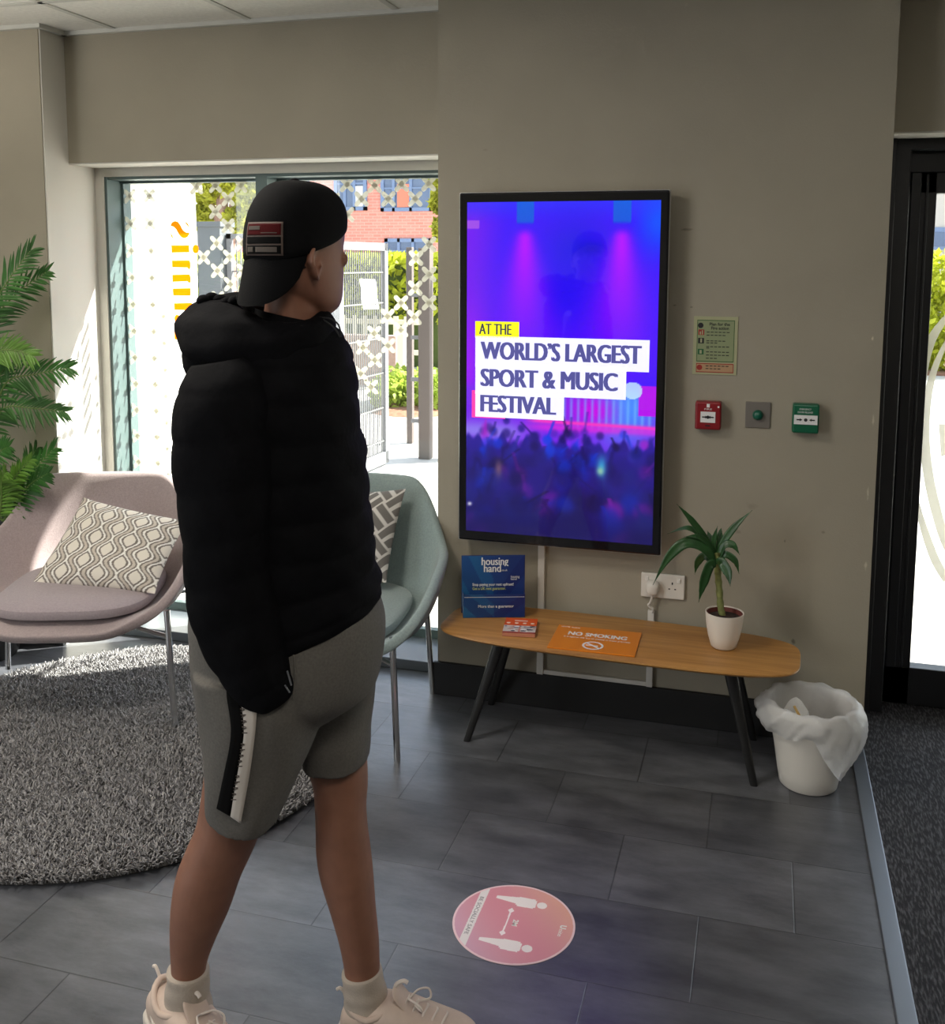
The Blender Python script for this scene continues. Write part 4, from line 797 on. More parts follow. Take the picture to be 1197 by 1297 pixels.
text('sticker_lettering', 'BE SOCIALLY SAFE', TF2(-.1005, .075), .014, mat('print_grey', (.25, .25, .27), .6), sp, width=.148, depth=.0002); text('sticker_lettering', '2M', TF2(.003, .012), .018, M_WHITE, sp, width=.024, depth=.0002, bold=.0006)
text('sticker_lettering', 'U', TF2(.118, .024), .020, M_WHITE, sp, width=.013, depth=.0002, bold=.001); text('sticker_lettering', 'nite', TF2(.116, .008), .016, M_WHITE, sp, width=.026, depth=.0002)

# slab added outside above the entrance to block sun through the door
sbox('sun_block_slab', (.3, 4.0, 2.36), (5.2, 5.6, 2.5), mat('sun_block_grey', (.3, .3, .31), .7))

# ------------------------------------------------------------------ rug
RC = (-2.0, 2.75); RRAD = .79
rug = thing('shaggy_rug', (*RC, 0), 'round grey shaggy rug on the floor in front of the pink armchair', 'rug')
MB().lathe([(.001, 0), (RRAD - .02, 0), (RRAD - .015, .006), (RRAD - .02, .012), (.001, .012)], (*RC, .0005), 96, caps=(False, False)).build('backing', mat('rug_backing', (.06, .058, .056), .95), rug)
N = 62000; rr = RRAD * np.sqrt(RNG.uniform(0, 1, N)) * .985; th = RNG.uniform(0, 2 * math.pi, N); bx = RC[0] + rr * np.cos(th); by = RC[1] + rr * np.sin(th)
keep = (by - 1.9 < 1.9) & (bx > -2.9); bx, by = bx[keep], by[keep]; N = len(bx)
base = np.stack([bx, by, np.full(N, .008)], 1); la = RNG.uniform(0, 2 * math.pi, N); lean = RNG.uniform(.006, .020, N); hh_ = RNG.uniform(.022, .036, N); edge = np.clip((np.hypot(bx - RC[0], by - RC[1]) - .72) / .07, 0, 1); hh_ *= 1 - .35 * edge
dirv = np.stack([np.cos(la), np.sin(la), np.zeros(N)], 1) * lean[:, None]; dirv[:, 0] += edge * (bx - RC[0]) / .79 * .018; dirv[:, 1] += edge * (by - RC[1]) / .79 * .018
wv = np.stack([-np.sin(la), np.cos(la), np.zeros(N)], 1); wv2 = np.stack([np.cos(la), np.sin(la), np.zeros(N)], 1); V = []
for t, w in ((0, .0022), (.45, .0031), (.8, .0029), (1.0, .0014)):
    c = base + dirv * (t ** 1.6) + np.stack([np.zeros(N), np.zeros(N), hh_ * (1 - (1 - t) ** 1.4)], 1) + wv * (math.sin(t * 3.1) * .004)
    for k in range(3):
        a = 2 * math.pi * k / 3; V.append(c + (wv * math.cos(a) + wv2 * math.sin(a)) * w)
V = np.stack(V, 1); F = []
for r_ in range(3):
    for k in range(3): F.append((r_ * 3 + k, r_ * 3 + (k + 1) % 3, (r_ + 1) * 3 + (k + 1) % 3, (r_ + 1) * 3 + k))
F = (np.arange(N)[:, None, None] * 12 + np.array(F)[None]).reshape(-1, 4)
shade = RNG.uniform(.7, 1.3, N); Cc = np.repeat((np.array([[.33, .32, .322]]) * shade[:, None]), 12, 0)
pile = raw('pile', V.reshape(-1, 3), F, mat_attr('rug_pile', .9), rug, Cc); pile['kind'] = 'stuff'

# ------------------------------------------------------------------ tub armchairs
def fabric(name, c):
    return mat(name, c, .9, noise=.10, nscale=160, bump=.35, bscale=420, sheen=.3)
def shell_pt(phi, v, W, Dp, HB, SZ):
    a = abs((math.degrees(phi) + 180) % 360 - 180)      # 0 = back, 180 = front
    h = HB * (1 - .50 * float(sst(a, 26, 72)) - .50 * float(sst(a, 70, 152)))
    sx, cy = math.sin(phi), math.cos(phi); p = 2.7
    ex = math.copysign(abs(sx) ** (2 / p), sx) * W; ey = math.copysign(abs(cy) ** (2 / p), cy) * (Dp if cy > 0 else Dp * .98)
    r0 = .70 + .10 * float(sst(a, 40, 85)) - .04 * float(sst(a, 90, 170))
    if v < .5: k = v / .5; return Vector((ex * r0 * k, ey * r0 * k, SZ + .012 * k * k))
    w = (v - .5) / .5; k = r0 + (1 - r0) * (.10 * w + .90 * (w ** .75 if a > 60 else w ** .85)); flare = 1
    return Vector((ex * k, ey * k, SZ + .012 + h * (w ** 1.5 * .55 + w * .45) - .034 * w * float(sst(a, 140, 165))))
def armchair(loc, rz, m, label, mp, W=.375, Dp=.345, HB=.40, SZ=.365, lx=.31, ly=-.27):
    r = thing('tub_armchair', loc, label, 'armchair', None); r.rotation_euler = (0, 0, rz); L = Matrix.LocRotScale(r.location, r.rotation_euler, r.scale)
    n, nv = 72, 22; g = MB(); V = [L @ Vector((0, 0, SZ))]
    for i in range(1, nv):
        for k in range(n): V.append(L @ shell_pt(2 * math.pi * k / n, i / (nv - 1), W, Dp, HB, SZ))
    F = [(0, 1 + k, 1 + (k + 1) % n) for k in range(n)] + [(1 + (i - 1) * n + k, 1 + i * n + k, 1 + i * n + (k + 1) % n, 1 + (i - 1) * n + (k + 1) % n) for i in range(1, nv - 1) for k in range(n)]
    F = [f[::-1] for f in F]
    o = g.add(V, F).build('seat_shell', m, r, sharp=180); s = o.modifiers.new('t', 'SOLIDIFY'); s.thickness = .034; s.offset = -1; b = o.modifiers.new('s', 'SUBSURF'); b.levels = 1; b.render_levels = 1
    g = MB(); n = 64; prof = [(.0, .002), (.9, .002), (.985, .012), (1, .026), (.985, .040), (.93, .050), (.6, .058), (.0, .060)]; V = []
    for q, z in prof:
        for k in range(n):
            t = 2 * math.pi * k / n; x, y = sup(t, W * .71, Dp * .80, 3.4); V.append(L @ Vector((x * max(q, .002) + .012, y * max(q, .002) - .035, SZ + .012 + z)))
    g.add(V, [(i * n + k, i * n + (k + 1) % n, (i + 1) * n + (k + 1) % n, (i + 1) * n + k) for i in range(len(prof) - 1) for k in range(n)]).build('seat_pad', mp, r)
    zz = SZ - .055; g = MB()
    for sx, y0 in ((-1, ly), (1, ly), (-1, .25), (1, .25)):
        top = L @ Vector((sx * (lx - .022), y0 * .9, SZ + .035)); ft = L @ Vector((sx * lx, y0, 0)); MB().tube([ft, top], [.0105, .0105], 16).build('leg', M_CHROME, r)
        mid = ft + (top - ft) * ((zz) / (SZ + .035)); g.tube([mid, L @ Vector((0, y0 * .12, zz + .012))], .0075, 10)
    g.lathe([(.001, 0), (.05, 0), (.05, .035), (.001, .035)], L @ Vector((0, 0, zz - .005)), 20, caps=(False, False)); g.build('under_frame', M_CHROME, r)
    return r
M_PINKF = fabric('dusty_pink_felt', (.40, .325, .325)); M_PINKP = fabric('pink_pad_cloth', (.36, .30, .32)); M_GREENF = fabric('grey_green_felt', (.27, .34, .335))
armchair((-2.313, 2.99, .030), .35, M_PINKF, 'dusty pink felt tub armchair standing on the shaggy rug', M_PINKP, HB=.375, lx=.375, ly=-.29)
armchair((-1.42, 3.14, 0), .10, M_GREENF, 'grey-green felt tub armchair by the pillar, half hidden behind the man', M_GREENF, HB=.43)

def cushion(name, TL, TR, BR, BL, T, colf, m, label, n=150, group=None):
    TL, TR, BR, BL = [np.array(q, float) for q in (TL, TR, BR, BL)]; nrm = np.cross(TR - TL, TL - BL); nrm /= np.linalg.norm(nrm); u = np.linspace(0, 1, n); U, V_ = np.meshgrid(u, u)
    x, y = 2 * U - 1, 2 * V_ - 1; pin = .055; U2 = .5 + .5 * x * (1 - pin * (1 - y ** 2) * np.abs(x) ** 2); V2 = .5 + .5 * y * (1 - pin * (1 - x ** 2) * np.abs(y) ** 2)
    P = (BL * ((1 - U2) * (1 - V2))[..., None] + BR * (U2 * (1 - V2))[..., None] + TR * (U2 * V2)[..., None] + TL * ((1 - U2) * V2)[..., None])
    t = T * np.clip((1 - np.abs(x) ** 2.6), 0, 1) ** .62 * np.clip((1 - np.abs(y) ** 2.6), 0, 1) ** .62; t = t * (1 + .06 * np.sin(3 * x + 2 * y) + .05 * np.sin(7 * x - 4 * y))
    A = P - nrm * t[..., None] * -1; B = P - nrm * t[..., None] * .9; C = np.asarray(colf(U, V_), float) / 255; C = np.where(C <= .04045, C / 12.92, ((C + .055) / 1.055) ** 2.4).reshape(-1, 3)
    i = np.arange(n * n).reshape(n, n); F = np.stack([i[:-1, :-1], i[:-1, 1:], i[1:, 1:], i[1:, :-1]], -1).reshape(-1, 4); F = np.concatenate([F, F[:, ::-1] + n * n])
    o = raw(name, np.concatenate([A.reshape(-1, 3), B.reshape(-1, 3)]), F, m, None, np.concatenate([C, C])); tag(o, label, 'cushion'); return o
def ogee(U, V):
    X, Y = U * 6.6, V * 3.7; dr = np.full(U.shape, 9.); A = .25
    for k in range(-1, 12): dr = np.minimum(dr, np.abs(X - k - (1 if k % 2 else -1) * A * np.cos(2 * math.pi * Y)))
    C = np.zeros(U.shape + (3,)); C[:] = (232, 225, 214); C[dr < .43] = (118, 110, 103); C[dr < .31] = (243, 240, 234); C[dr < .19] = (122, 114, 106); C[dr < .085] = (206, 196, 184); return C
def key(U, V):
    n = 3.0; a, b = (U + V) * n, (U - V) * n; ca, cb = np.floor(a), np.floor(b); ch = (ca + cb) % 2; s = np.where(ch < 1, a % 1, b % 1); o = np.where(ch < 1, b % 1, a % 1)
    C = np.zeros(U.shape + (3,)); C[:] = (112, 108, 104); w = (np.abs(s - .5) < .09) | (np.abs(s - .02) < .08) | (np.abs(s - .98) < .08); C[w] = (206, 202, 196); return C
M_CUSH = mat_attr('cushion_print', .85, bump=.2)
cushion('scatter_cushion', on(106, 630, 1, 3.14), on(238, 660, 1, 3.16), on(196, 752, 1, 2.93), on(38, 742, 1, 2.90), .062, ogee, M_CUSH, 'cream cushion with grey looping lattice print on the pink armchair')
cushion('scatter_cushion', on(410, 622, 1, 3.42), on(514, 619, 1, 3.40), on(489, 738, 1, 3.24), on(385, 752, 1, 3.22), .055, key, M_CUSH, 'grey cushion with white zigzag key print on the grey-green armchair')

# ------------------------------------------------------------------ palm
M_PALM = mat('palm_green', (.035, .13, .022), .4, noise=.4, nscale=9); M_PALM2 = mat('palm_light_green', (.12, .26, .035), .4, noise=.3, nscale=9); M_STALK = mat('palm_stalk', (.16, .24, .06), .5)
pb = (-2.985, 3.25)
pm = thing('potted_palm', (*pb, 0), 'tall feathery palm in a black planter behind the pink armchair', 'plant')
MB().lathe([(.001, .001), (.11, .001), (.12, .02), (.15, .50), (.155, .53), (.145, .53), (.14, .50), (.001, .49)], (*pb, 0), 40, caps=(False, False)).build('planter', mat('black_planter', (.012, .012, .012), .35), pm)
def frond(path, y0, y1, L, n, m, side=1.0, stalk=True):
    A = catmull([on(p[0], p[1], 1, y0 + (y1 - y0) * i / (len(path) - 1)) for i, p in enumerate(path)], 10); N = len(A); g = MB(); tip = A[-1]
    root = np.array([pb[0], pb[1], .50])
    if stalk: S = catmull([root, (root * .5 + A[0] * .5) + np.array([.01, 0, .05]), A[0]], 6); g.tube(np.concatenate([S[:-1], A]), np.linspace(.005, .0012, len(S) - 1 + N), 6, mi=1)
    else: g.tube(A, np.linspace(.003, .001, N), 6, mi=1)
    for i in range(n):
        q = .04 + .96 * i / (n - 1); k = min(N - 2, int(q * (N - 1))); f = q * (N - 1) - k; p = A[k] * (1 - f) + A[k + 1] * f; t = A[min(k + 2, N - 1)] - A[max(k - 1, 0)]; t /= np.linalg.norm(t)
        up = np.cross(t, np.array([.25, -1, .35])); up /= np.linalg.norm(up); lg = 1.25 * L * (.55 + .45 * math.sin(math.pi * min(1, q * .9 + .12))) * random.uniform(.85, 1.1)
        for s in (-1, 1):
            d = t * (.55 + .5 * q) + up * s * (.85 - .35 * q) * side + np.array([random.uniform(-.08, .08), random.uniform(-.18, .18), random.uniform(-.08, .06)]); d /= np.linalg.norm(d)
            wv_ = np.cross(d, np.array([0, -1, .3])); wv_ /= np.linalg.norm(wv_); w = .0058; V = []
            for r_, ww in ((0, .35), (.35, 1), (.7, .8), (1, .05)):
                c = p + d * lg * r_ + np.array([0, 0, -.16 * lg * r_ * r_]); V += [c - wv_ * w * ww, c + np.array([0, -.0015, .001]), c + wv_ * w * ww]
            g.add(V, [(j * 3 + e, j * 3 + e + 1, (j + 1) * 3 + e + 1, (j + 1) * 3 + e) for j in range(3) for e in (0, 1)], 0)
    return g.build('frond', [m, M_STALK], pm, sharp=180)
frond([(-20, 470), (-14, 400), (10, 356), (38, 318)], 3.22, 3.16, .115, 30, M_PALM)
frond([(-22, 480), (-8, 408), (24, 370), (58, 345)], 3.28, 3.24, .10, 28, M_PALM)
frond([(-25, 470), (-4, 446), (18, 444), (40, 450)], 3.15, 3.08, .085, 22, M_PALM2)
frond([(-12, 540), (8, 485), (45, 474), (86, 466)], 3.22, 3.10, .11, 28, M_PALM)
frond([(-14, 560), (4, 518), (40, 517), (80, 521)], 3.24, 3.12, .095, 28, M_PALM)
frond([(-25, 560), (-16, 510), (-2, 480), (6, 465)], 3.2, 3.2, .09, 20, M_PALM)
frond([(-10, 650), (12, 622), (38, 600), (66, 570)], 3.24, 3.18, .10, 28, M_PALM)
frond([(0, 655), (8, 632), (18, 606), (38, 583)], 3.15, 3.06, .075, 22, M_PALM2)
frond([(0, 655), (2, 630), (2, 610), (6, 600)], 3.12, 3.04, .085, 20, M_PALM2)
frond([(4, 660), (22, 632), (40, 612), (60, 600)], 3.14, 3.1, .08, 22, M_PALM)
frond([(-30, 620), (-18, 590), (0, 572), (10, 566)], 3.2, 3.16, .08, 20, M_PALM)
frond([(0, 655), (20, 620), (34, 590), (45, 570)], 3.3, 3.28, .08, 20, M_PALM)

# ------------------------------------------------------------------ person
U3, V3, Z3 = _r0, _f0, np.array([0, 0, 1.])      # across, away from the camera, up
PH = 1.915
M_SKIN = mat('skin', (.235, .105, .066), .55, noise=.08, nscale=30); M_SKIN.node_tree.nodes['Principled BSDF'].inputs['Subsurface Weight'].default_value = .12
M_SKIN.node_tree.nodes['Principled BSDF'].inputs['Subsurface Radius'].default_value = (.012, .005, .003)
M_JACKET = mat('black_nylon', (.0034, .0034, .0044), .85, noise=.15, nscale=40, bump=.4, bscale=55, spec=.08)
M_CAP = mat('black_cotton', (.0026, .0026, .0032), .9, bump=.2, bscale=500, spec=.15); M_SHORTS = mat('grey_marl', (.112, .104, .094), .92, noise=.14, nscale=220, bump=.15, bscale=500)
M_SOCK = mat('white_sock', (.44, .375, .315), .9, bump=.3, bscale=300); M_SHOE = mat('cream_suede', (.56, .44, .37), .75, noise=.06, nscale=40); M_SOLE = mat('cream_rubber', (.60, .54, .48), .6); M_LACE = mat('cream_lace', (.66, .58, .52), .8)
M_BSTR = mat('stripe_black', (.004, .004, .004), .9, spec=.1); HAIRC = mat('cropped_brown_hair', (.045, .026, .018), .85, bump=.5, bscale=700)
man = thing('person', tuple(CAM * 0 + U3 * ((380 - CX) / FPX * 1.93) + V3 * 1.91), 'man in a black puffer jacket, backwards cap and grey shorts turned towards the screen', 'person')
def rw(xl, xr, y, h, dep, yl=None, yr=None):        # a ring whose outline meets the two pixels; dep = half depth in metres
    a, b = hd(xl, yl if yl is not None else y, h), hd(xr, yr if yr is not None else y, h); return ((a + b) / 2, (b - a) / 2, V3 * dep)
B = MB()
# head, built in its own frame: forward, sideways, up
TH = math.radians(55); HF = U3 * math.cos(TH) + V3 * math.sin(TH); HS = -U3 * math.sin(TH) + V3 * math.cos(TH)      # HS: away side
HO = hd(378, 393, 1.895); 
def hp(f, s, z): return HO + HF * f + HS * s + Z3 * z
HR = [(-.012, .060, .020, .030), (.0, .082, .004, .040), (.012, .091, -.018, .050), (.03, .094, -.046, .058), (.05, .093, -.066, .064), (.072, .092, -.078, .069), (.095, .090, -.088, .073), (.115, .088, -.094, .075), (.135, .0925, -.098, .076), (.155, .092, -.099, .076), (.175, .085, -.095, .073), (.195, .070, -.083, .063), (.210, .050, -.063, .048), (.221, .022, -.035, .026), (.2235, .004, -.012, .008)]
HR = [(z, f * .99, b * .96, w * 1.03) for z, f, b, w in HR]
B.loft([(hp((f + b) / 2, 0, z), HF * ((f - b) / 2), HS * w) for z, f, b, w in HR], 40, 4, p=2.25)
B.loft([(hp(.083, 0, .130), HF * .006, HS * .006), (hp(.091, 0, .110), HF * .008, HS * .007), (hp(.094, 0, .094), HF * .009, HS * .009), (hp(.094, 0, .084), HF * .009, HS * .011), (hp(.086, 0, .074), HF * .007, HS * .009)], 16, 4)
for s in (-1, 1):
    B.ball(hp(.089, s * .011, .083), (.008, .008, .006)); B.loft([(hp(.068, s * .048, .130), HF * .009, Z3 * .006), (hp(.079, s * .030, .137), HF * .009, Z3 * .006), (hp(.082, s * .008, .135), HF * .007, Z3 * .006)], 12, 3)
    B.ball(hp(.052, s * .054, .095), (.020, .015, .016))
    # ear: curled rim, bowl and lobe
    er = []
    for sc_e, s0, fl in ((.80, .058, .0), (1.0, .068, .004), (1.06, .074, .009), (1.0, .0775, .011), (.82, .076, .010), (.62, .070, .005), (.25, .068, .003)):
        ring = []
        for t in np.linspace(0, 2 * math.pi, 24, endpoint=False):
            ct, st_ = math.cos(t), math.sin(t); ring.append(hp(-.030 + sc_e * (.0175 * ct - .004 * st_) * (1.1 if st_ > 0 else .8), s * (s0 + .004 + fl * .8 * (-ct)), .087 + sc_e * .0300 * st_))
        er.append(ring)
    B.add([p for r_ in er for p in r_], [(i * 24 + k, i * 24 + (k + 1) % 24, (i + 1) * 24 + (k + 1) % 24, (i + 1) * 24 + k) for i in range(6) for k in range(24)] + [tuple(range(24))[::-1], tuple(144 + k for k in range(24))])
    B.ball(hp(-.020, s * .077, .084), (.004, .004, .005), 10, 8)
for z, f in ((.052, .087), (.042, .085)): B.loft([(hp(f - .012, -.024, z), HF * .004, Z3 * .003), (hp(f, -.010, z), HF * .007, Z3 * .005), (hp(f, .010, z), HF * .007, Z3 * .005), (hp(f - .012, .024, z), HF * .004, Z3 * .003)], 12, 3)
# neck, trunk, arms
B.loft([rw(338, 405, 365, 1.90, .056), rw(335, 404, 395, 1.905, .058), rw(328, 410, 425, 1.91, .068), rw(296, 424, 455, 1.915, .10), rw(272, 436, 500, 1.915, .13), rw(280, 440, 600, 1.915, .12), rw(290, 440, 700, 1.915, .12), rw(285, 450, 780, 1.915, .13), rw(285, 450, 850, 1.915, .12)], 32, 4)
def limb(pts, r): B.loft([(np.array(p), U3 * q, V3 * q) for p, q in zip(pts, r)], 16, 4)
sh = hd(287, 485, 1.80); el = hd(283, 740, 1.77); wr = hd(340, 868, 1.79)
limb([hd(300, 470, 1.86), sh, (sh + el) / 2, el, (el * .6 + wr * .4), wr, hd(338, 888, 1.84)], [.05, .052, .046, .040, .040, .028, .026])
sh2 = hd(400, 490, 2.06); el2 = hd(392, 735, 2.07); wr2 = hd(428, 822, 2.03); limb([hd(390, 480, 1.98), sh2, (sh2 + el2) / 2, el2, wr2, hd(428, 845, 1.99)], [.05, .052, .046, .040, .028, .026])
def hand(w, d, side, k_=.92):        # palm, four unequal bent fingers and a thumb, reaching down into the pocket
    d = np.array(d) / np.linalg.norm(d); ac = np.cross(d, V3); ac /= np.linalg.norm(ac); nn = np.cross(ac, d)
    B.loft([(w, ac * .026, nn * .018), (w + d * .04, ac * .036, nn * .015), (w + d * .085, ac * .040, nn * .013), (w + d * .098, ac * .036, nn * .010)], 16, 3)
    for k, (o, L) in enumerate(((-.030, .070), (-.010, .080), (.011, .074), (.030, .058))):
        b = w + d * .088 + ac * o; B.tube([b, b + d * L * .45, b + d * L * .78 + nn * side * .010, b + d * L * .95 + nn * side * .024], [.009, .0085, .008, .0065], 8)
    b = w + d * .03 + ac * -.026; B.tube([b, b + d * .03 - ac * .022, b + d * .058 - ac * .026, b + d * .078 - ac * .022], [.012, .011, .010, .008], 8)
hand(hd(338, 880, 1.84), U3 * .02 - Z3 * 1.0 + V3 * .05, 1); hand(hd(428, 835, 1.99), -U3 * .06 - Z3, -1)
# legs
N_ = lambda xl, xr, y, h, d: rw(xl, xr, y, h, d)
B.loft([N_(262, 370, 850, 1.835, .085), N_(262, 352, 950, 1.845, .078), N_(254, 337, 1020, 1.855, .070), N_(247, 331, 1050, 1.857, .066), N_(234, 319, 1080, 1.862, .062), N_(223, 305, 1110, 1.868, .064), N_(217, 291, 1150, 1.872, .060), N_(216, 273, 1190, 1.876, .047), N_(217, 262, 1220, 1.878, .036), N_(217, 260, 1240, 1.878, .034), N_(212, 262, 1268, 1.878, .036), N_(208, 268, 1290, 1.878, .036)], 28, 4)
B.loft([N_(372, 455, 850, 1.99, .082), N_(384, 464, 950, 1.975, .070), N_(396, 466, 990, 1.965, .064), N_(399, 464, 1020, 1.955, .062), N_(400, 466, 1050, 1.945, .060), N_(401, 470, 1080, 1.94, .062), N_(406, 473, 1110, 1.935, .062), N_(418, 476, 1150, 1.928, .054), N_(429, 480, 1190, 1.922, .044), N_(435, 481, 1220, 1.92, .036), N_(437, 482, 1240, 1.92, .034), N_(438, 490, 1270, 1.92, .036), N_(438, 500, 1292, 1.92, .034)], 28, 4)
foot = []
for heel, toe in ((hd(224, 1300, 1.885), None), (hd(470, 1300, 1.915), None)): foot.append(heel)
FA = [(foot[0], (U3 * .80 - V3 * .60)), (foot[1], (U3 * .985 - V3 * .17))]
for h_, d in FA:
    d = d / np.linalg.norm(d); s = np.cross(Z3, d); q = np.array([h_[0], h_[1], 0]); lf = .045 if h_ is foot[0] else 0; B.loft([(q + d * x + Z3 * (z + lf * max(0, (.15 - x) / .20)), s * w, Z3 * t) for x, z, w, t in ((-.035, .050, .020, .018), (.0, .052, .030, .028), (.06, .054, .036, .028), (.12, .046, .040, .022), (.17, .040, .036, .016), (.200, .038, .022, .010))], 16, 3)
body = B.build('body', M_SKIN, man); remesh(body, .0036, 5, .5); body.data.polygons.foreach_set('use_smooth', [True] * len(body.data.polygons))
for s in (-1, 1):
    MB().ball(hp(.0705, s * .029, .118), (.0122, .0122, .0122)).build('eye', mat('eye_white', (.6, .58, .55), .2), man); 
    MB().loft([(hp(.068, s * .050, .133), HF * .004, Z3 * .003), (hp(.0835, s * .032, .141), HF * .004, Z3 * .004), (hp(.087, s * .014, .138), HF * .004, Z3 * .003)], 10, 4).build('eyebrow', HAIRC, man)
# cropped hair below the cap
V = []; n = 46; rows = 12; E_ = 1.026
hz = [r[0] for r in HR]
def head_at(z): return [float(np.interp(z, hz, [r[k] for r in HR])) for k in (1, 2, 3)]
for i in range(rows):
    for k in range(n):
        an = math.radians(118 + (242 - 118) * k / (n - 1)); low = .050 + .030 * abs(math.cos(math.radians(180 * k / (n - 1)))) ** 3; z = low + (.165 - low) * i / (rows - 1); f, b, w = head_at(z); e = 1.004 + .02 * min(1, i / 3) * math.sin(math.pi * k / (n - 1)) ** .3
        ca, sa = math.cos(an), math.sin(an); ca = math.copysign(abs(ca) ** (2 / 2.25), ca); sa = math.copysign(abs(sa) ** (2 / 2.25), sa); V.append(hp((f + b) / 2 + (f - b) / 2 * ca * e, w * sa * e, z))
o = MB().add(V, [(i * n + k, i * n + k + 1, (i + 1) * n + k + 1, (i + 1) * n + k) for i in range(rows - 1) for k in range(n - 1)]).build('hair', HAIRC, man, sharp=180); m_ = o.modifiers.new('t', 'SOLIDIFY'); m_.thickness = .002; m_.offset = 0
# cap, worn backwards
V = []; n = 72; rows = 16; 
for i in range(rows):
    for k in range(n):
        an = 2 * math.pi * k / n; ca, sa = math.cos(an), math.sin(an); low = .128 + .040 * ca - .012 * (1 - ca * ca) ; low = low if ca > -.2 else .128 + .040 * ca - .012 * (1 - ca * ca)
        t = i / (rows - 1); z = low + (.2345 - low) * math.sin(t * math.pi / 2) ** 1.0; zz = min(z, .2225); f, b, w = head_at(zz); sh_ = max(0, math.cos(t * math.pi / 2)) ** .62
        F0, B0, W0 = .0970, -.104, .0850; cx_c = (F0 + B0) / 2; puff = 1 + .03 * math.sin(math.pi * min(1, t * 1.6)) + .004 * math.cos(an * 3) ** 8
        V.append(hp(cx_c + (F0 - B0) / 2 * math.copysign(abs(ca) ** .92, ca) * sh_ * puff, W0 * math.copysign(abs(sa) ** .92, sa) * sh_ * puff, z + .004))
cap_ = MB().add(V, [(i * n + k, i * n + (k + 1) % n, (i + 1) * n + (k + 1) % n, (i + 1) * n + k) for i in range(rows - 1) for k in range(n)]).build('cap', M_CAP, man, sharp=180); m_ = cap_.modifiers.new('t', 'SOLIDIFY'); m_.thickness = .003; m_.offset = -1
MB().ball(hp(-.004, 0, .2385), (.009, .009, .0045)).build('top_button', M_CAP, cap_)
V = []; n = 26; rows = 10; tp = .0035          # brim over the nape
for layer in (0, 1):
    for i in range(rows):
        for k in range(n):
            q = -1 + 2 * k / (n - 1); an = math.pi + q * 1.12; t = i / (rows - 1); ca, sa = math.cos(an), math.sin(an); L = .088 * math.sqrt(max(0, 1 - abs(q) ** 2.6))
            zr = .128 + .040 * ca - .012 * (1 - ca * ca); V.append(hp(-.0035 + .1005 * ca - t * L * .30, .0830 * sa * (1 - .06 * t), zr + .010 - t * L * .98 - .010 * q * q * t) + (HF * tp + Z3 * 0) * layer)
m0 = n * rows; F = [(i * n + k, i * n + k + 1, (i + 1) * n + k + 1, (i + 1) * n + k) for i in range(rows - 1) for k in range(n - 1)]; F = [f[::-1] for f in F] + [tuple(m0 + x for x in f) for f in F]
MB().add(V, F).build('cap_brim', M_CAP, cap_, sharp=180)
def on_cap(u, v, d=0):     # u across the back panel, v up
    an = math.pi - u; ca, sa = math.cos(an), math.sin(an); z = v; low = .128 + .040 * ca - .012 * (1 - ca * ca); t = math.asin(min(1, max(0, (z - .004 - low) / (.2345 - low)))) / (math.pi / 2); sh_ = math.cos(t * math.pi / 2) ** .62; puff = 1 + .03 * math.sin(math.pi * min(1, t * 1.6))
    return hp(-.0035 + (.1005 + d) * math.copysign(abs(ca) ** .92, ca) * sh_ * puff, (.0850 + d) * math.copysign(abs(sa) ** .92, sa) * sh_ * puff, z)
def cap_patch(nm, u0, u1, v0, v1, m, d, par):
    a, b = 20, 8; V = [on_cap(u0 + (u1 - u0) * i / a, v0 + (v1 - v0) * j / b, d) for j in range(b + 1) for i in range(a + 1)]; o = MB().add(V, [(j * (a + 1) + i, j * (a + 1) + i + 1, (j + 1) * (a + 1) + i + 1, (j + 1) * (a + 1) + i) for j in range(b) for i in range(a)]).build(nm, m, par); s = o.modifiers.new('t', 'SOLIDIFY'); s.thickness = .0012; s.offset = 0; return o
pu0, pu1 = -.62, .24       # near side is negative s -> u sign handled in on_cap
cap_patch('patch_border', pu0, pu1, .101, .160, mat('patch_edge', (.085, .06, .05), .8), .0022, cap_); cap_patch('patch_red', pu0 + .04, pu1 - .04, .137, .157, mat('patch_red', (.06, .006, .007), .9, spec=.1), .0030, cap_); cap_patch('patch_black', pu0 + .04, pu1 - .04, .122, .134, M_BSTR, .0030, cap_); cap_patch('patch_black', pu0 + .04, pu1 - .04, .104, .119, M_BSTR, .0030, cap_)
M_PW = mat('patch_thread', (.10, .085, .075), .9, spec=.1)
cap_patch('patch_bar', -.12, .16, .146, .153, M_PW, .0036, cap_); cap_patch('patch_bar', pu0 + .12, -.15, .140, .1415, M_PW, .0036, cap_); cap_patch('patch_bar', -.50, -.04, .107, .116, M_PW, .0036, cap_); cap_patch('patch_bar', .02, .16, .107, .116, M_PW, .0036, cap_)

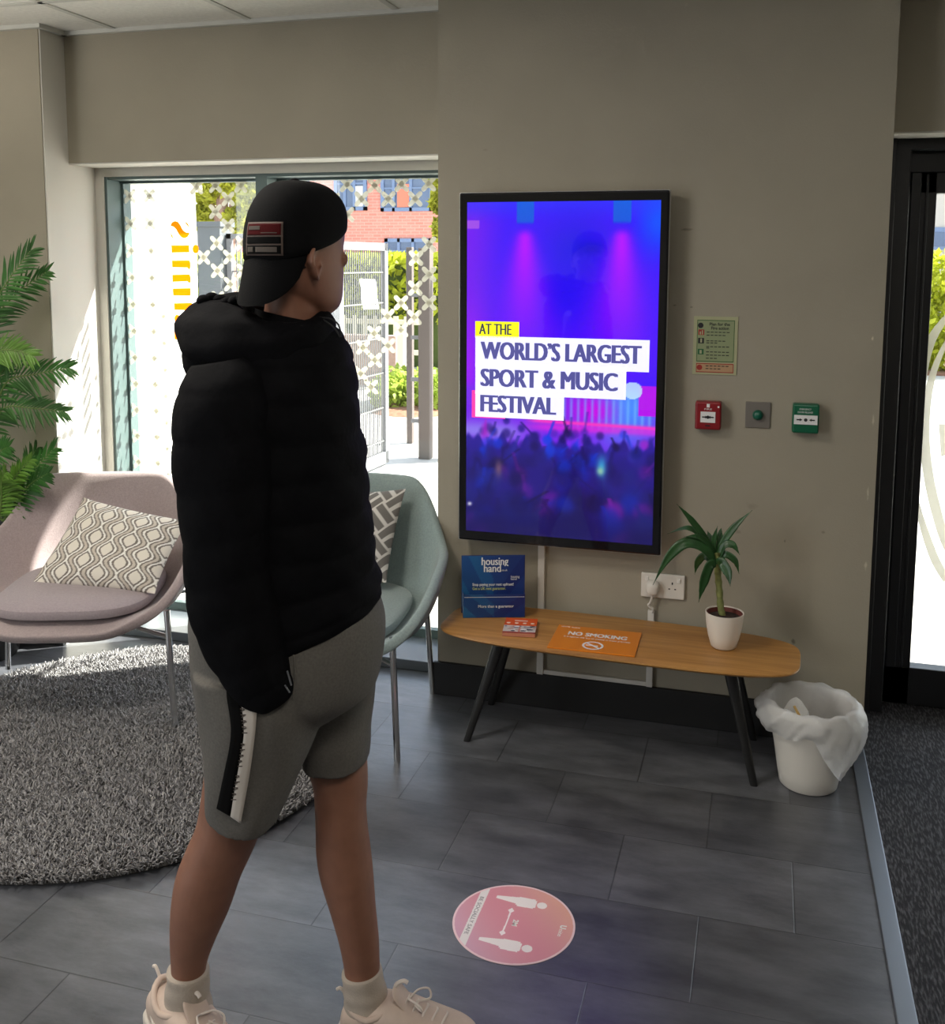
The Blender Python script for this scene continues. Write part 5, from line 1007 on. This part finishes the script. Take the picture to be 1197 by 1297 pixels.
# jacket
def puff(k, amp):
    def f(t): 
        s = abs(math.sin(math.pi * (t * k + .12))); c = amp * (s ** .55 - .72); return lambda a: 1 + c + .012 * math.sin(a * 5 + t * 31) + .008 * math.sin(a * 11 - t * 47)
    return f
T = [rw(305, 424, 404, 1.905, .088, 400, 415), rw(268, 438, 425, 1.91, .120, 425, 430), rw(248, 447, 455, 1.915, .150), rw(243, 451, 490, 1.915, .165), rw(244, 456, 530, 1.915, .172), rw(247, 461, 570, 1.915, .172), rw(250, 466, 610, 1.915, .170), rw(252, 469, 650, 1.915, .168), rw(256, 473, 690, 1.915, .166, 700, 685), rw(262, 477, 730, 1.915, .166, 755, 715), rw(272, 482, 765, 1.915, .168, 800, 742), rw(284, 479, 790, 1.915, .162, 826, 757), rw(292, 468, 795, 1.915, .148, 832, 764)]
jk = MB().loft(T, 56, 8, p=2.25, mod=puff(10.5, .040)).build('jacket', M_JACKET, man, sharp=180)
S = [((245, 462), (335, 445), 1.835, .085), ((230, 492), (345, 480), 1.80, .090), ((220, 540), (350, 525), 1.785, .088), ((221, 590), (352, 575), 1.78, .085), ((228, 640), (351, 625), 1.775, .082), ((233, 690), (348, 668), 1.772, .080), ((237, 735), (346, 706), 1.77, .080), ((243, 785), (352, 742), 1.768, .078), ((262, 826), (360, 785), 1.766, .072), ((283, 860), (367, 825), 1.765, .066), ((300, 882), (372, 850), 1.765, .060), ((322, 896), (374, 868), 1.766, .050), ((331, 899), (372, 876), 1.768, .040)]
def sleeve_ring(a, b, h, d): p, q = hd(*a, h), hd(*b, h); return ((p + q) / 2, (q - p) / 2, V3 * d)
sl1 = MB().loft([sleeve_ring(*q) for q in S], 40, 8, p=2.2, mod=puff(9.5, .042)).build('sleeve', M_JACKET, jk, sharp=180)
S2 = [((380, 470), (440, 455), 2.0, .08), ((378, 520), (450, 505), 2.05, .085), ((376, 600), (456, 590), 2.065, .08), ((375, 690), (458, 670), 2.07, .078), ((380, 760), (462, 735), 2.065, .075), ((400, 815), (466, 785), 2.05, .065), ((412, 850), (464, 825), 2.04, .055)]
MB().loft([sleeve_ring(*q) for q in S2], 40, 8, p=2.2, mod=puff(9.5, .042)).build('sleeve', M_JACKET, jk, sharp=180)
# hood bunched behind the neck, as a thick roll that thins towards the throat
Hd = [((414, 412), 1.90, .020, .030), ((392, 428), 1.84, .030, .034), ((350, 440), 1.815, .045, .045), ((300, 436), 1.83, .068, .060), ((273, 424), 1.89, .068, .064), ((277, 412), 1.965, .066, .058), ((305, 398), 2.02, .05, .045), ((360, 400), 2.03, .035, .034), ((402, 410), 1.99, .024, .028)]
R_ = []
for k, (p, h, a, b) in enumerate(Hd):
    c = hd(*p, h); c0 = hd(*Hd[max(k - 1, 0)][0], Hd[max(k - 1, 0)][1]); c1 = hd(*Hd[min(k + 1, len(Hd) - 1)][0], Hd[min(k + 1, len(Hd) - 1)][1]); t = c1 - c0; t /= np.linalg.norm(t); o_ = np.cross(t, Z3); o_ /= np.linalg.norm(o_); R_.append((c, o_ * a, np.cross(o_, t) * b))
hood = MB().loft(R_, 30, 8, p=2.1, mod=lambda t: (lambda a: 1 + .05 * math.sin(a * 3 + t * 9) + .03 * math.sin(a * 7 - t * 23) + .02 * math.sin(t * 60))).ball(hd(277, 450, 1.885), (.064, .075, .078)).build('hood', M_JACKET, jk, sharp=180)
MB().loft([rw(322, 416, 394, 1.905, .068, 388, 408), rw(316, 422, 410, 1.905, .080, 405, 418), rw(312, 428, 428, 1.91, .09)], 40, 4, cap=False).build('collar', M_JACKET, jk, sharp=180)
g = MB()
for k in range(7):
    u = k / 6; q0 = hd(258 + 60 * u, 371 - 3 * math.sin(u * 9), 1.90 + .02 * math.sin(k)); g.ball(q0 + Z3 * -.014, (.012, .02, .011), 12, 8)
g.build('hood_gathers', M_JACKET, hood)
for dx, dy in ((0, 0), (5, -4)): MB().tube(catmull([hd(404, 402, 1.86), hd(414 + dx, 408 + dy, 1.845), hd(424 + dx, 416 + dy, 1.84), hd(431 + dx * .3, 427, 1.84)], 6), .0016, 6).build('drawstring', M_INK, jk)
MB().ball(hd(316, 386, 1.80), (.0022, .0022, .0022)).build('eyelet', mat('eyelet_metal', (.5, .5, .5), .3, .9), hood)
g = MB()      # pale tab stripes on the cuff
for a, b in (((361, 868), (367, 877)), ((364, 850), (369, 868))): p, q = hd(*a, 1.70), hd(*b, 1.705); g.tube([p, q], .0016, 6)
g.build('cuff_tab', mat('tab_grey', (.10, .10, .11), .6), sl1)

# shorts
B = MB()
B.loft([rw(250, 476, 745, 1.915, .150), rw(243, 486, 775, 1.915, .160), rw(244, 488, 800, 1.915, .165), rw(246, 484, 835, 1.915, .165), rw(250, 474, 865, 1.915, .155), rw(262, 440, 890, 1.915, .13), rw(300, 415, 905, 1.915, .10)], 44, 4, p=2.3)
B.loft([rw(248, 400, 845, 1.845, .110), rw(252, 412, 880, 1.845, .112), rw(256, 402, 920, 1.85, .110), rw(259, 390, 955, 1.855, .106), rw(261, 375, 990, 1.857, .100), rw(262, 354, 1020, 1.86, .094, 1008, 1032), rw(262, 346, 1030, 1.86, .090, 1018, 1042)], 40, 4, p=2.2, mod=lambda t: (lambda a: 1 + .022 * math.sin(a * 4 + t * 7) + .014 * math.sin(a * 7 - t * 12)))
B.loft([rw(372, 476, 840, 1.985, .105), rw(376, 474, 880, 1.985, .104), rw(380, 471, 910, 1.98, .100), rw(382, 470, 935, 1.975, .096), rw(383, 468, 952, 1.975, .092), rw(384, 467, 962, 1.972, .088, 964, 958)], 40, 4, p=2.2, mod=lambda t: (lambda a: 1 + .018 * math.sin(a * 5 + t * 8)))
srt = B.build('shorts', M_SHORTS, man); remesh(srt, .005, 4, .5)
bv = BVHTree.FromPolygons([v.co.copy() for v in srt.data.vertices], [tuple(p.vertices) for p in srt.data.polygons])
def on_shorts(px, py, off):
    d = Vector(ray(px, py)).normalized(); h = bv.ray_cast(Vector(CAM), d); return (h[0] + h[1] * off) if h[0] is not None else Vector(hd(px, py, 1.76))
def strip(nm, lft, rgt, m, off, par, n=36):
    A, C = catmull([(*p, 0) for p in lft], 9), catmull([(*p, 0) for p in rgt], 9); V = []; k = len(A)
    for a, c in zip(A, C):
        for u in (0, .33, .67, 1): V.append(on_shorts(a[0] + (c[0] - a[0]) * u, a[1] + (c[1] - a[1]) * u, off))
    o = MB().add(V, [(i * 4 + j, i * 4 + j + 1, (i + 1) * 4 + j + 1, (i + 1) * 4 + j) for i in range(k - 1) for j in range(3)]).build(nm, m, par, sharp=180); s = o.modifiers.new('t', 'SOLIDIFY'); s.thickness = .0016; s.offset = 0; return o
M_WSTR = mat('stripe_white', (.55, .50, .45), .85)
strip('black_stripe', [(287, 850), (289, 880), (294, 925), (286, 975), (276, 1022)], [(304, 850), (306, 880), (310, 925), (302, 975), (293, 1032)], M_BSTR, .0045, srt); strip('white_stripe', [(304, 850), (306, 880), (310, 925), (302, 975), (293, 1032)], [(324, 850), (326, 885), (324, 925), (316, 980), (306, 1041)], M_WSTR, .0045, srt)
for (y0, y1) in ((836, 878), (896, 926), (940, 968), (980, 1010)):     # illegible lettering along the seam of the stripe
    g = MB()
    for k in range(9):
        y = y0 + (y1 - y0) * k / 8; x = float(np.interp(y, [836, 880, 925, 975, 1032], [301, 307, 311, 303, 293])); dk = k % 3; a = [on_shorts(x - 2.5 + (k % 2), y, .0058), on_shorts(x + 1.5 + (k * 7 % 3), y - 2.5 * (k % 2), .0058)]
        g.tube([a[0], (a[0] + a[1]) / 2 + Vector((0, 0, .0015 * (k % 2))), a[1]], .0010, 5)
    g.build('stripe_lettering', M_PW, srt)
MB().tube([on_shorts(368, 812, .001), on_shorts(373, 835, .001), on_shorts(374, 860, .001), on_shorts(371, 885, .001)], .002, 6).build('pocket_welt', M_SHORTS, srt)

# socks and shoes
def sock(rows, nm='sock'):
    return MB().loft(rows, 36, 6, p=2.1, mod=lambda t: (lambda a: 1 + .018 * math.sin(t * 24) + .006 * math.sin(a * 30))).build(nm, M_SOCK, man, sharp=180)
k1 = sock([rw(212, 264, 1231, 1.878, .041, 1227, 1229), rw(212, 265, 1240, 1.878, .042), rw(209, 265, 1256, 1.88, .042), rw(207, 268, 1272, 1.88, .042), rw(206, 274, 1290, 1.882, .042), rw(206, 282, 1304, 1.882, .04)])
k2 = sock([rw(433, 483, 1231, 1.92, .041, 1232, 1226), rw(434, 487, 1244, 1.92, .042), rw(435, 491, 1258, 1.92, .043), rw(436, 496, 1272, 1.92, .043), rw(437, 502, 1286, 1.92, .043), rw(440, 508, 1300, 1.92, .04)])
bv2 = BVHTree.FromPolygons([v.co.copy() for v in k2.data.vertices], [tuple(p.vertices) for p in k2.data.polygons])
def on_sock(px, py): d = Vector(ray(px, py)).normalized(); h = bv2.ray_cast(Vector(CAM), d); return h[0] + h[1] * .0016 if h[0] is not None else Vector(hd(px, py, 1.87))
lo = [(450, 1248.5), (456, 1249.6), (463, 1248.8), (469, 1247.2), (474, 1245)]; hi = [(450, 1248), (456, 1248.2), (463, 1246.6), (469, 1243.5), (472.5, 1242.8)]
V = [on_sock(*p) for p in lo] + [on_sock(*p) for p in hi]; o = MB().add(V, [(i, i + 1, 6 + i, 5 + i) for i in range(4)]).build('swoosh_mark', M_INK, k2); s_ = o.modifiers.new('t', 'SOLIDIFY'); s_.thickness = .001
def shoe(h_, d, lift=0):
    d = d / np.linalg.norm(d); s = np.cross(Z3, d); q = np.array([h_[0], h_[1], 0]) - d * .004
    def T(x, w, z): return q + d * x + s * w + Z3 * (z + lift * max(0, (.15 - x) / .20))
    prof = [(-.054, .048, .026, .022), (-.046, .048, .036, .034), (-.012, .052, .043, .040), (.035, .056, .046, .046), (.075, .056, .048, .044), (.115, .050, .050, .036), (.155, .045, .049, .029), (.190, .041, .044, .025), (.215, .038, .031, .019), (.226, .036, .014, .011)]
    sh_ = MB().loft([(T(x, 0, z), s * w, Z3 * t) for x, z, w, t in prof], 36, 5, p=2.7).build('shoe', M_SHOE, man, sharp=180)
    MB().loft([(T(x, 0, .016), s * w, Z3 * .0155) for x, w in ((-.064, .022), (-.054, .039), (.0, .046), (.06, .046), (.12, .052), (.17, .052), (.21, .042), (.232, .024), (.238, .008))], 28, 4, p=4).build('sole', M_SOLE, sh_, sharp=60)
    C_ = [T(.006 + .050 * math.cos(t), .041 * math.sin(t), .086 + .014 * math.cos(t) * (1 if math.cos(t) > 0 else -.6) - .010 * abs(math.sin(t))) for t in np.linspace(0, 2 * math.pi, 28, endpoint=False)]
    MB().tube(C_, .0065, 10, closed=True).build('collar', M_SHOE, sh_)
    MB().loft([(T(.088, 0, .088), s * .024, d * .006), (T(.070, 0, .106), s * .026, d * .006), (T(.058, 0, .122), s * .023, d * .005), (T(.055, 0, .128), s * .012, d * .003)], 18, 4, p=2.6).build('tongue', M_SHOE, sh_)
    MB().tube(catmull([T(-.046, 0, .090), T(-.054, 0, .102), T(-.062, 0, .108), T(-.068, 0, .104)], 5), .0036, 8).build('heel_loop', M_LACE, sh_)
    MB().tube(catmull([T(.055, 0, .124), T(.062, 0, .136), T(.074, 0, .142), T(.082, 0, .139)], 5), .0042, 8).build('tongue_loop', M_LACE, sh_)
    for k in range(5):
        x = .078 + .020 * k; z = float(np.interp(x, [p[0] for p in prof], [p[1] + p[3] for p in prof])) + .001
        MB().tube(catmull([T(x - .006, -.030, z - .012), T(x, -.012, z), T(x + .004, .012, z), T(x - .006, .030, z - .012)], 5), .0023, 7).build('lace', M_LACE, sh_)
    for w, e in ((-1, .0), (1, .008)): MB().tube(catmull([T(.084, 0, .103), T(.092 + e, w * .016, .114), T(.112 + e, w * .026, .112), T(.116 + e, w * .020, .096), T(.098, w * .006, .096)], 7), .0021, 7).build('lace_bow', M_LACE, sh_)
    for w in (-1, 1):
        MB().tube(catmull([T(-.050, w * .024, .066), T(-.012, w * .0435, .044), T(.038, w * .0475, .050), T(.080, w * .0465, .072)], 7), .0030, 8).build('overlay', M_SOLE, sh_)
        MB().tube(catmull([T(.01, w * .0455, .036), T(.05, w * .0485, .034), T(.10, w * .0505, .038)], 7), .0028, 8).build('overlay', M_SOLE, sh_)
        for k in range(6): MB().ball(T(.045 + .012 * (k % 3), w * (.0485 - .003 * (k // 3)), .060 + .011 * (k // 3)), (.0019, .0019, .0019), 8, 6).build('vent_hole', M_INK, sh_)
    return sh_
shoe(*FA[0], .045); shoe(*FA[1])
